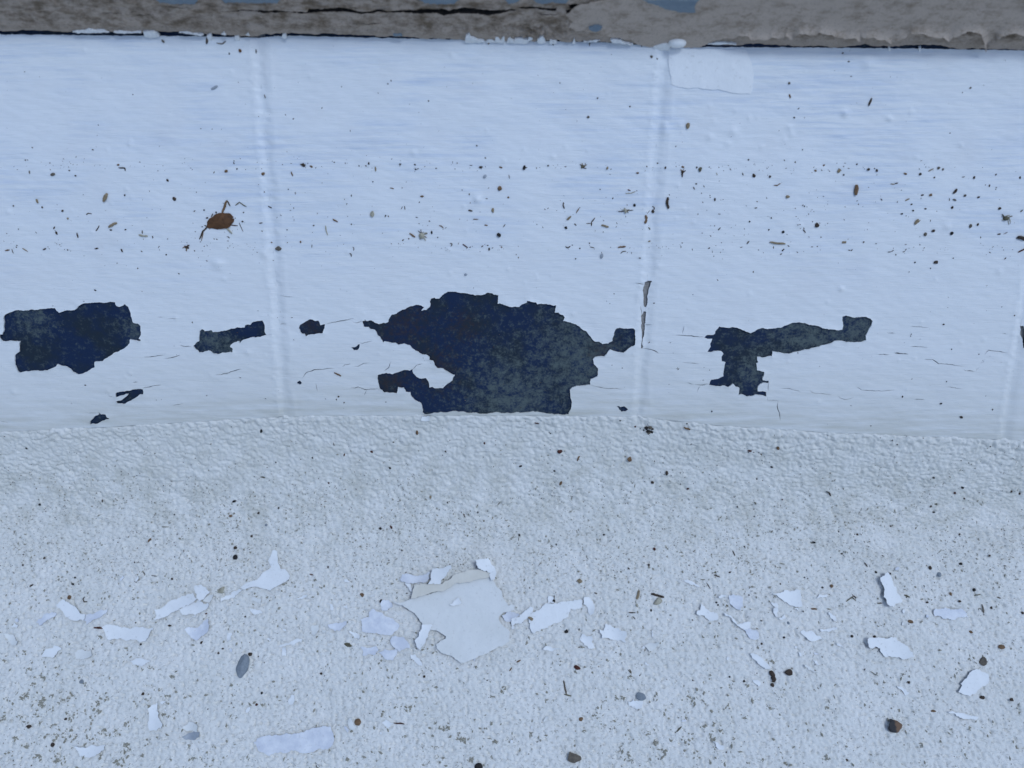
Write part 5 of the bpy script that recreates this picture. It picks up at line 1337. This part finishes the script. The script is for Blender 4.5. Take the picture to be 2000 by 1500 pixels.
for k, g in enumerate(G):
    z, gx, gy, gw, gh, m = g[:6]
    p = px(z, [(gx, gy)])[0]
    s = ZOOM[z][2]
    surf = 't' if z in TILE_Z else 'l'
    r = random.Random(k)
    name = g[7] if len(g) > 7 else 'grit_grain'
    noun = 'grit grain'
    if surf == 'l' and len(g) < 7 and m in ('olive', 'stonebrown'):
        name, noun = 'dirt_crumb', 'dirt crumb'
        m = 'stain' if p[1] > 1200 or m == 'stonebrown' else m
    o = grain(p, surf, gw / s * 1.12, gh / s * 1.12, m, r.uniform(-25, 25) if abs(gw - gh) > 3 else r.uniform(0, 360), name, k, hz=min(gw, gh) / s * (0.25 if name in ('chip', 'dirt_crumb') else 0.7))
    if len(g) > 6:
        tag(o, g[6], name.split('_')[-1])
        if z in 'C' and name == 'chip':
            o.location += Vector((0, 0, 0.0012))
    else:
        auto(o, m, noun, p, surf, max(gw, gh) / s)

# splinters and plant fibres: (enlargement, points, width, colour[, label])
ST = [
    ('d', [(840, 470), (812, 535)], 26, 'tan'), ('d', [(850, 735), (880, 715), (915, 700)], 18, 'tan'), ('d', [(1085, 795), (1120, 803), (1155, 805)], 14, 'pale'), ('d', [(603, 778), (612, 818)], 11, 'dark'), ('d', [(285, 515), (300, 545)], 18, 'tan'), ('d', [(775, 722), (765, 745), (750, 764)], 7, 'dark'), ('d', [(676, 638), (690, 625), (718, 630)], 7, 'dark'), ('d', [(176, 900), (215, 922)], 9, 'tan'), ('d', [(40, 918), (75, 912)], 10, 'brown'), ('d', [(92, 905), (105, 940)], 6, 'dark'), ('d', [(1840, 565), (1870, 540), (1925, 575)], 8, 'olive'), ('d', [(335, 912), (360, 900)], 10, 'dark'), ('d', [(945, 905), (960, 928)], 12, 'dark'), ('d', [(740, 903), (768, 900)], 10, 'dark'), ('d', [(930, 270), (980, 272)], 10, 'dark'), ('d', [(975, 268), (982, 295)], 10, 'dark'), ('d', [(418, 750), (428, 730)], 9, 'dark'), ('d', [(1110, 760), (1113, 785)], 8, 'dark'), ('d', [(1190, 803), (1196, 822)], 8, 'dark'), ('d', [(1868, 700), (1880, 728), (1900, 770)], 5, 'dark'), ('d', [(230, 292), (234, 318)], 9, 'stonebrown'),
    ('e', [(1280, 782), (1325, 812)], 14, 'brown'), ('e', [(680, 670), (720, 695)], 12, 'brown'), ('e', [(622, 722), (628, 760), (642, 798)], 9, 'pale'), ('e', [(356, 300), (370, 335)], 10, 'brown'), ('e', [(1126, 428), (1158, 434)], 8, 'brown'), ('e', [(1775, 673), (1818, 672)], 7, 'brown'), ('e', [(1738, 602), (1772, 608)], 12, 'dark'), ('e', [(1510, 722), (1530, 726), (1545, 742)], 8, 'brown'), ('e', [(1695, 868), (1715, 880), (1735, 895)], 9, 'rust'), ('e', [(1595, 862), (1612, 862), (1603, 885)], 7, 'dark'), ('e', [(812, 938), (824, 948), (824, 965)], 9, 'dark'), ('e', [(836, 888), (845, 898), (842, 918)], 6, 'dark'), ('e', [(1012, 262), (1016, 298)], 12, 'tan'), ('e', [(1240, 568), (1244, 598)], 6, 'dark'), ('e', [(1225, 572), (1214, 594)], 5, 'dark'), ('e', [(170, 572), (200, 586)], 8, 'dark'), ('e', [(518, 870), (516, 895)], 6, 'dark'), ('e', [(1840, 890), (1856, 878)], 7, 'dark'), ('e', [(105, 704), (132, 700)], 8, 'dark'),
    ('f', [(1445, 640), (1450, 670), (1440, 705)], 18, 'brown', 'brown bent stalk stuck in the joint beside the largest bare patch'), ('f', [(1498, 572), (1512, 580), (1512, 600)], 7, 'dark'), ('f', [(1478, 605), (1455, 630)], 4, 'stonebrown'), ('f', [(1468, 735), (1480, 755)], 9, 'olive'), ('f', [(1616, 500), (1612, 545), (1620, 590)], 20, 'dark', 'dark pointed splinter standing beside the brown bent stalk'), ('f', [(1755, 292), (1733, 312), (1730, 345)], 10, 'dark'), ('f', [(828, 678), (862, 650)], 16, 'tan'), ('f', [(902, 624), (924, 588)], 9, 'brown'), ('f', [(1098, 718), (1125, 726), (1155, 733)], 15, 'tan'), ('f', [(1228, 892), (1258, 888), (1288, 886)], 13, 'brown'), ('f', [(1248, 940), (1265, 925), (1292, 922)], 7, 'stonebrown'), ('f', [(1285, 470), (1325, 470), (1365, 456)], 7, 'pale'), ('f', [(803, 540), (798, 565), (810, 590)], 9, 'dark'), ('f', [(1048, 662), (1020, 695), (1022, 725)], 8, 'dark'), ('f', [(980, 706), (1015, 705)], 6, 'dark'), ('f', [(818, 885), (836, 897), (856, 882)], 8, 'dark'), ('f', [(888, 707), (902, 722)], 8, 'dark'), ('f', [(300, 262), (324, 272)], 11, 'brown'), ('f', [(1304, 440), (1326, 450)], 9, 'rust'), ('f', [(375, 325), (380, 355)], 6, 'stonebrown'), ('f', [(1010, 888), (1042, 896)], 6, 'dark'), ('f', [(1815, 420), (1828, 440)], 7, 'stonebrown'), ('f', [(185, 718), (210, 720)], 10, 'brown'), ('f', [(330, 735), (348, 712)], 7, 'dark'),
    ('g', [(1655, 152), (1633, 208)], 14, 'dark', 'dark splinter high on the tile with the T-shaped bare patch'), ('g', [(1545, 770), (1538, 845)], 28, 'brown', 'wide brown bract standing upright on the tile with the T-shaped bare patch'), ('g', [(928, 1180), (980, 1188), (1036, 1193)], 15, 'tan', 'longest tan stick lying level on the tile with the T-shaped bare patch'), ('g', [(955, 775), (980, 776), (1003, 762)], 7, 'brown'), ('g', [(762, 1194), (780, 1174)], 8, 'dark'), ('g', [(558, 1096), (574, 1076)], 8, 'dark'), ('g', [(1165, 1090), (1182, 1115)], 7, 'dark'), ('g', [(732, 685), (738, 705)], 7, 'stonebrown'), ('g', [(1068, 125), (1074, 150)], 8, 'brown'), ('g', [(818, 938), (836, 934)], 7, 'dark'), ('g', [(1000, 1270), (1014, 1262)], 7, 'dark'), ('g', [(545, 685), (552, 702)], 6, 'pale'),
    ('h', [(1345, 545), (1325, 575), (1308, 588)], 22, 'dark'), ('h', [(930, 890), (965, 840)], 26, 'tan', 'tan forked husk on the tile with the T-shaped bare patch'), ('h', [(955, 875), (985, 850)], 12, 'tan'), ('h', [(1932, 1018), (1965, 1022), (2010, 1030)], 36, 'dark', 'thick dark stick end near the olive mossy tuft'), ('h', [(1940, 1162), (1975, 1145), (2010, 1125)], 14, 'rust'), ('h', [(1740, 988), (1770, 985)], 14, 'dark'), ('h', [(735, 492), (768, 486)], 10, 'dark'), ('h', [(695, 495), (735, 500)], 9, 'tan'), ('h', [(668, 1162), (695, 1160), (728, 1143)], 7, 'dark'), ('h', [(838, 658), (880, 640)], 14, 'tan'), ('h', [(1065, 372), (1115, 348)], 12, 'tan'), ('h', [(1800, 985), (1838, 968)], 7, 'rust'), ('h', [(1395, 430), (1422, 426)], 8, 'dark'), ('h', [(1272, 635), (1272, 662)], 7, 'stonebrown'), ('h', [(222, 1072), (262, 1058)], 16, 'tan'), ('h', [(600, 640), (615, 658)], 9, 'dark'), ('h', [(360, 665), (376, 658)], 6, 'dark'), ('h', [(310, 1150), (325, 1135)], 8, 'dark'), ('h', [(1965, 770), (1990, 750)], 12, 'stonebrown'), ('h', [(1808, 1232), (1825, 1215)], 9, 'dark'),
    ('x', [(1160, 205), (1153, 245)], 12, 'dark'), ('x', [(1210, 240), (1240, 246), (1262, 230)], 6, 'stonebrown'), ('x', [(1427, 275), (1428, 297)], 7, 'black'), ('x', [(1325, 140), (1335, 180), (1333, 225)], 4, 'dark'), ('x', [(1180, 497), (1215, 480)], 13, 'grey'), ('x', [(1473, 528), (1480, 548)], 6, 'stonebrown'), ('x', [(905, 222), (918, 238)], 12, 'stonebrown'),
    ('y', [(1435, 225), (1432, 258)], 5, 'dark'), ('y', [(866, 248), (876, 228)], 8, 'brown'), ('y', [(1720, 235), (1724, 262)], 6, 'stonebrown'), ('z', [(690, 525), (695, 548)], 7, 'brown'),
    ('Q', [(490, 815), (520, 828), (550, 845)], 12, 'brown', 'brown splinter on the paint left of the largest bare patch'),
    ('A', [(918, 880), (1005, 884)], 20, 'rust', 'brown splinter beside the broad white shield-shaped flake'), ('A', [(830, 578), (808, 600), (825, 625), (858, 628)], 10, 'dark'), ('A', [(290, 480), (328, 460)], 16, 'dark'), ('A', [(1405, 340), (1418, 360)], 12, 'dark'), ('A', [(1465, 30), (1480, 12)], 14, 'dark'), ('A', [(1480, 372), (1535, 378)], 8, 'dark'), ('A', [(1315, 430), (1338, 440)], 9, 'dark'), ('A', [(1710, 1315), (1735, 1300)], 10, 'olive'),
    ('D', [(1358, 400), (1420, 415), (1485, 432)], 22, 'dark', 'dark splinter lying over a speckled pale crumb'), ('D', [(1240, 365), (1232, 410), (1218, 455)], 26, 'tan'), ('D', [(1138, 583), (1205, 584)], 11, 'dark'), ('D', [(503, 1245), (515, 1310), (530, 1380)], 16, 'stonebrown', 'grey thorn standing upright on the ledge below the big cream flake'), ('D', [(510, 1380), (578, 1395)], 14, 'olive'), ('D', [(252, 130), (285, 92)], 5, 'stonebrown'), ('D', [(802, 388), (832, 396)], 12, 'dark'), ('D', [(1180, 620), (1202, 648)], 10, 'dark'), ('D', [(1130, 140), (1148, 162)], 12, 'dark'), ('D', [(45, 1068), (85, 1045)], 14, 'brown'), ('D', [(1130, 1140), (1165, 1180)], 8, 'olive'), ('D', [(1840, 262), (1885, 260)], 9, 'olive'), ('D', [(1900, 290), (1940, 350)], 9, 'stonebrown'), ('D', [(415, 415), (405, 465)], 10, 'black'), ('D', [(640, 500), (680, 468)], 10, 'stonebrown'),
    ('E', [(918, 1150), (948, 1195), (955, 1262)], 42, 'dark', 'upright dark brown twig below the slim white flake'), ('E', [(1660, 475), (1720, 430), (1760, 465)], 11, 'olive'), ('E', [(1680, 460), (1740, 420), (1770, 440)], 9, 'dark'), ('E', [(1720, 400), (1760, 450)], 8, 'dark'), ('E', [(1320, 545), (1378, 550)], 18, 'brown'), ('E', [(375, 215), (430, 235)], 12, 'dark'), ('E', [(1835, 95), (1872, 132)], 12, 'dark'), ('E', [(560, 0), (575, 28)], 10, 'dark'), ('E', [(820, 660), (842, 664)], 12, 'black'), ('E', [(1615, 15), (1630, 0)], 10, 'black'), ('E', [(1010, 105), (1060, 110)], 9, 'olive'), ('E', [(415, 680), (432, 695)], 10, 'stonebrown'),
    ('F', [(1240, 390), (1290, 378)], 9, 'olive'), ('F', [(340, 462), (385, 460)], 12, 'stonebrown'), ('F', [(590, 385), (640, 405)], 14, 'olive'), ('F', [(1295, 470), (1325, 570)], 14, 'stonebrown'), ('F', [(770, 295), (778, 315)], 9, 'black'), ('F', [(1430, 405), (1470, 415)], 12, 'stonebrown'), ('F', [(280, 1085), (345, 1125)], 8, 'olive'), ('F', [(280, 850), (305, 842)], 10, 'dark'),
    ('H', [(985, 30), (1000, 10)], 7, 'brown'), ('H', [(1655, 20), (1665, 40)], 7, 'stonebrown'), ('H', [(1945, 340), (1910, 375)], 8, 'olive'), ('H', [(340, 320), (400, 325)], 8, 'rust'), ('H', [(1290, 85), (1296, 120)], 4, 'stonebrown'),
    ('u', [(830, 740), (846, 718)], 9, 'brown'), ('u', [(905, 654), (942, 654)], 5, 'olive'), ('u', [(1455, 375), (1480, 378)], 8, 'olive'), ('u', [(1862, 185), (1866, 200)], 5, 'dark'),
    ('v', [(1815, 152), (1850, 166)], 12, 'brown'), ('v', [(983, 128), (1008, 133)], 7, 'rust'), ('v', [(585, 638), (596, 658)], 6, 'dark'), ('v', [(1222, 340), (1226, 322), (1236, 315)], 9, 'brown'), ('v', [(178, 704), (188, 722)], 12, 'rust'), ('v', [(797, 568), (776, 592)], 4, 'olive'), ('v', [(896, 765), (894, 790)], 4, 'stonebrown'),
    ('w', [(708, 530), (725, 535), (738, 558)], 9, 'dark'), ('w', [(102, 918), (116, 952)], 7, 'dark'), ('w', [(242, 597), (252, 615)], 9, 'olive'), ('w', [(283, 290), (296, 297)], 7, 'stonebrown'),
]
for k, s in enumerate(ST):
    z, pts, wd, m = s[:4]
    sc = ZOOM[z][2]
    pp_ = px(z, pts)
    surf = 't' if z in TILE_Z else 'l'
    o = splinter(pp_, wd / sc * 1.1, m, surf, 'splinter', k)
    c = np.mean(pp_, 0)
    if len(s) > 4:
        tag(o, s[4], 'splinter')
    else:
        auto(o, m, 'splinter', c, surf, float(np.hypot(*np.ptp(np.array(pp_), 0))))


def disc(z, poly, m, label, name):
    p = px(z, poly)
    uv = tile_uv(rough_poly(p, 0.04, 1.0, 5, 0.5))
    v2, t3 = region(uv, [], 0.5, 4)
    c = uv.mean(0)
    d = np.hypot(*(v2 - c).T)
    h = paint_h(v2[:, 0].copy(), v2[:, 1].copy()) + 0.25 + 0.3 * (1 - (d / d.max()) ** 2)
    me = sheet(name, v2, t3, tile_pt(v2, h), tile_pt(v2, h - 0.3), None, True)
    o = link(name, me, m)
    o.location = at_origin(me, np.array([x.co[:] for x in me.vertices]).mean(0))
    if label:
        tag(o, label, 'scale')
    return o


def ell(cx, cy, a, b, ang):
    t_ = math.radians(ang)
    return [(cx + a / 2 * math.cos(u) * math.cos(t_) - b / 2 * math.sin(u) * math.sin(t_), cy + a / 2 * math.cos(u) * math.sin(t_) + b / 2 * math.sin(u) * math.cos(t_)) for u in np.arange(0, 6.2, 0.52)]


disc('e', ell(1868, 338, 36, 24, -45), 'grey', 'blue-grey oval scale near the tan seed on the middle tile', 'scale')
disc('e', ell(1718, 1105, 24, 20, 0), 'grey', 'round blue-grey dot above the largest bare patch', 'scale')
disc('f', ell(1100, 960, 24, 42, 15), 'grey', 'blue-grey teardrop scale above the bare grout of the joint', 'scale')

# brown leaf with its broken stalks
leaf_c = px('d', [(1725, 690)])[0]
pos, e1, e2, nn_ = frame_at(leaf_c, 't')
leaf = link('dry_leaf', None, loc=Vector(pos / 1000))
bpy.context.view_layer.update()
tag(leaf, 'round brown dry leaf with broken stalks stuck on the white tile', 'leaf')
p = rough_poly(px('d', [(1618, 735), (1622, 690), (1640, 665), (1690, 630), (1740, 620), (1800, 628), (1826, 655), (1812, 664), (1830, 670), (1828, 690), (1800, 730), (1770, 745), (1700, 752), (1640, 745)]), 0.04, 1.2, 3, 1)
uv = tile_uv(p)
v2, t3 = region(uv, [], 0.45, 2)
c = uv.mean(0)
d = np.hypot((v2[:, 0] - c[0]) / 5.2, (v2[:, 1] - c[1]) / 3.2)
h = paint_h(v2[:, 0].copy(), v2[:, 1].copy()) + 0.35 + 1.1 * np.clip(1 - d ** 2, 0, 1) + 0.2 * noise(v2[:, 0] / 1.3, v2[:, 1] / 1.3, 6)
o = link('blade', sheet('blade', v2, t3, tile_pt(v2, h), tile_pt(v2, h - 0.35), None, True), 'leafbrown')
o.parent = leaf
o.matrix_parent_inverse = leaf.matrix_world.inverted()
for k, (pts, wd, m) in enumerate([([(1738, 622), (1748, 590), (1775, 525)], 18, 'brown'), ([(1775, 525), (1800, 570)], 11, 'dark'), ([(1622, 730), (1588, 765), (1560, 828)], 13, 'dark'), ([(1590, 770), (1575, 842)], 8, 'brown'), ([(1795, 716), (1858, 724)], 8, 'rust'), ([(1765, 735), (1815, 785)], 17, 'pale'), ([(1650, 655), (1665, 628)], 8, 'dark')]):
    splinter(px('d', pts), wd / 4, m, 't', 'stalk', 60 + k, leaf)


# tufts of plant fibre: a core with loose fibres
def tuft(z, cx, cy, wd, ht, cols, label, n=9, seed=0):
    pc = px(z, [(cx, cy)])[0]
    s = ZOOM[z][2]
    surf = 't' if z in TILE_Z else 'l'
    pos, *_ = frame_at(pc, surf)
    t = link('fibre_tuft', None, loc=Vector(pos / 1000))
    bpy.context.view_layer.update()
    tag(t, label, 'fibre tuft')
    core = link('core', grain_data(seed % 10, cols[0]))
    place(core, pc, surf, wd / s * 0.55, ht / s * 0.5, min(wd, ht) / s * 0.45, seed * 37)
    mw = core.matrix_world.copy()
    core.parent = t
    core.matrix_parent_inverse = t.matrix_world.inverted()
    core.matrix_world = mw
    r = random.Random(seed)
    for k in range(n):
        a = r.uniform(0, 6.28)
        q0 = (pc[0] + r.uniform(-0.2, 0.2) * wd / s, pc[1] + r.uniform(-0.2, 0.2) * ht / s)
        q1 = (q0[0] + math.cos(a) * wd / s * r.uniform(0.25, 0.6), q0[1] + math.sin(a) * ht / s * r.uniform(0.25, 0.6))
        splinter([q0, ((q0[0] + q1[0]) / 2 + r.uniform(-1, 1), (q0[1] + q1[1]) / 2 + r.uniform(-1, 1)), q1], r.uniform(1.0, 2.2), r.choice(cols), surf, 'fibre', 800 + seed * 20 + k, t, lift=r.uniform(0.2, 1.6))


tuft('e', 1375, 800, 90, 95, ['pale', 'dark', 'brown', 'olive'], 'pale and dark fibre tuft on the tile with the largest bare patch', 11, 1)
tuft('f', 950, 262, 58, 46, ['olive', 'dark', 'tan'], 'olive fibre tuft high on the tile with the largest bare patch', 8, 2)
tuft('f', 1285, 606, 90, 48, ['pale', 'pale', 'dark'], 'pale open husk with dark fibres near the joint of the middle tile', 7, 3)
tuft('d', 1465, 890, 66, 44, ['dark', 'rust', 'brown'], 'dark brown fibre tuft below the brown leaf', 8, 4)
tuft('h', 1820, 830, 120, 90, ['olive', 'olive', 'pale'], 'olive mossy tuft on the tile with the T-shaped bare patch', 10, 5)
tuft('e', 450, 250, 40, 26, ['dark', 'olive'], 'small dark fibre tuft near the joint above the pale straw', 5, 6)
tuft('g', 305, 680, 30, 50, ['dark', 'brown'], 'small dark fibre tuft near the tan teardrop seed', 5, 7)

# dark spot where the masonry paint has chipped off the slope
sp = link('dark_chip', None, loc=Vector(frame_at((1267, 840), 'l')[0] / 1000))
bpy.context.view_layer.update()
tag(sp, 'black crumbly chip embedded in the rough slope below the joint', 'chip')
for k in range(16):
    r = random.Random(k)
    a, q = r.uniform(0, 6.28), math.sqrt(r.random())
    big = k < 8
    rad = 8 if big else 13
    o = link('crumb', grain_data(k % 10, 'black' if k % 3 else 'stonebrown'))
    sz = r.uniform(6, 11) if big else r.uniform(1.2, 2.5)
    place(o, (1267 + math.cos(a) * q * rad, 840 + math.sin(a) * q * rad * 0.85), 'l', sz, sz * 0.9, sz * 0.35, r.uniform(0, 360), 0.5)
    mw = o.matrix_world.copy()
    o.parent = sp
    o.matrix_parent_inverse = sp.matrix_world.inverted()
    o.matrix_world = mw

# dark end of the largest pebble
# ------------------------------------------------------------------ uncountable specks of dust and grit
OCT = np.array([(1, 0, 0), (-1, 0, 0), (0, 1, 0), (0, -1, 0), (0, 0, 1), (0, 0, -1)], float)
OCF = np.array([(0, 2, 4), (2, 1, 4), (1, 3, 4), (3, 0, 4), (2, 0, 5), (1, 2, 5), (3, 1, 5), (0, 3, 5)])


def dust(name, label, pts, surf, sizes, m, seed, elong=2.0, cat='dust'):
    rs = np.random.RandomState(seed)
    pts = np.asarray(pts, float)
    n = len(pts)
    if surf == 't':
        uv = tile_uv(pts)
        h = paint_h(uv[:, 0].copy(), uv[:, 1].copy())
        pos = tile_pt(uv, h)
        nr = np.tile(EN, (n, 1))
    else:
        uv = ledge_uv(pts)
        nr = ledge_n(uv[:, 1])
        pos = ledge_pt(uv[:, 0], uv[:, 1]) + nr * ledge_h(uv[:, 0], uv[:, 1])[:, None]
    e1 = np.tile(RIGHT, (n, 1))
    e2 = np.cross(nr, e1)
    a = rs.uniform(0, 6.28, n)
    u = e1 * np.cos(a)[:, None] + e2 * np.sin(a)[:, None]
    v = -e1 * np.sin(a)[:, None] + e2 * np.cos(a)[:, None]
    k = ((pos - CAMM) @ VIEW) / FPX
    L = sizes * k / 2
    el = rs.uniform(1, elong, n)
    sx, sy, sz = L * np.sqrt(el), L / np.sqrt(el), L / np.sqrt(el) * 0.7
    jit = OCT[None] * rs.uniform(0.7, 1.3, (n, 6, 1)) + rs.normal(0, 0.18, (n, 6, 3))
    P = pos[:, None] + jit[..., 0:1] * (u * sx[:, None])[:, None] + jit[..., 1:2] * (v * sy[:, None])[:, None] + (jit[..., 2:3] + 0.4) * (nr * sz[:, None])[:, None]
    F = (OCF[None] + (np.arange(n) * 6)[:, None, None]).reshape(-1, 3)
    me = mesh_np(name, P.reshape(-1, 3), [F], [False] * len(F))
    o = link(name, me, m)
    o['kind'] = 'stuff'
    o['label'] = label
    o['category'] = cat
    return o


rs = np.random.RandomState(77)


def band(n, y, sd, sz=(1.2, 3.4)):
    c = rs.uniform(0, 2000, max(3, n // 7))
    x = np.where(rs.rand(n) < 0.55, c[rs.randint(0, len(c), n)] + rs.normal(0, 22, n), rs.uniform(-80, 2080, n))
    return np.stack([x, y + rs.normal(0, sd, n) + (x - 1000) * 0.004], 1)


tp = np.concatenate([band(190, 325, 7), band(150, 483, 6), band(150, 420, 30), np.stack([rs.uniform(-80, 2080, 170), rs.uniform(350, 520, 170)], 1),
                     np.stack([rs.uniform(-80, 2080, 70), rs.uniform(100, 320, 70)], 1), np.stack([rs.uniform(0, 2000, 70), rs.uniform(520, 800, 70)], 1)])
rs.shuffle(tp)
sz = 1.3 + 2.3 * rs.rand(len(tp)) ** 2.2
half = len(tp) * 2 // 3
dust('dark_specks', 'fine dark dust specks strewn in bands across the white tiles', tp[:half], 't', sz[:half], 'dark', 1, 3.0)
dust('brown_specks', 'fine brown dust specks strewn in bands across the white tiles', tp[half:], 't', sz[half:], 'stonebrown', 2, 3.0)


def ledge_spread(n, seed, lo=815, hi=1520, mid=None, sd=80):
    r = np.random.RandomState(seed)
    x = r.uniform(-120, 2120, n * 4)
    y = r.uniform(lo, hi, n * 4) if mid is None else r.normal(mid, sd, n * 4)
    ok = noise(x / 95, y / 70, seed) + 0.6 * noise(x / 28, y / 24, seed + 1) > -0.1 + 0.5 * r.rand(n * 4) - 0.2
    q = np.stack([x, y], 1)[ok & (y > 818) & (y < 1560)]
    return q[:n]


a = np.concatenate([ledge_spread(3800, 3, mid=1015, sd=80), ledge_spread(900, 4, 1000, 1540), ledge_spread(160, 6, 830, 1000)])
b = np.concatenate([ledge_spread(2600, 8, mid=1040, sd=80), ledge_spread(2000, 9, 1080, 1540)])
def smudge(n, cx, cy, sx, sy, seed):
    r = np.random.RandomState(seed)
    c = np.stack([r.normal(cx, sx, n // 7), r.normal(cy, sy, n // 7)], 1)
    return c[r.randint(0, len(c), n)] + r.normal(0, 4.5, (n, 2))


b = np.concatenate([b, smudge(520, 120, 1400, 110, 55, 5), smudge(200, 1330, 1400, 110, 50, 6), smudge(110, 900, 1440, 160, 40, 7)])
b = b[(b[:, 1] > 1080) | (np.arange(len(b)) < 4600)]
sa = (0.95 + 2.0 * np.random.RandomState(1).rand(len(a)) ** 2.5) * np.interp(a[:, 1], [820, 1100, 1500], [0.95, 1.0, 1.3])
sb = (1.4 + 3.6 * np.random.RandomState(2).rand(len(b)) ** 2.2) * np.interp(b[:, 1], [820, 1100, 1500], [0.8, 1.0, 1.5])
dust('dark_grit', 'fine dark grit scattered over the rough white ledge', a, 'l', sa, 'dark', 3, 2.5, 'grit')
dust('brown_grit', 'fine olive-brown dirt scattered over the rough white ledge', b, 'l', sb, 'stain', 4, 2.5, 'grit')
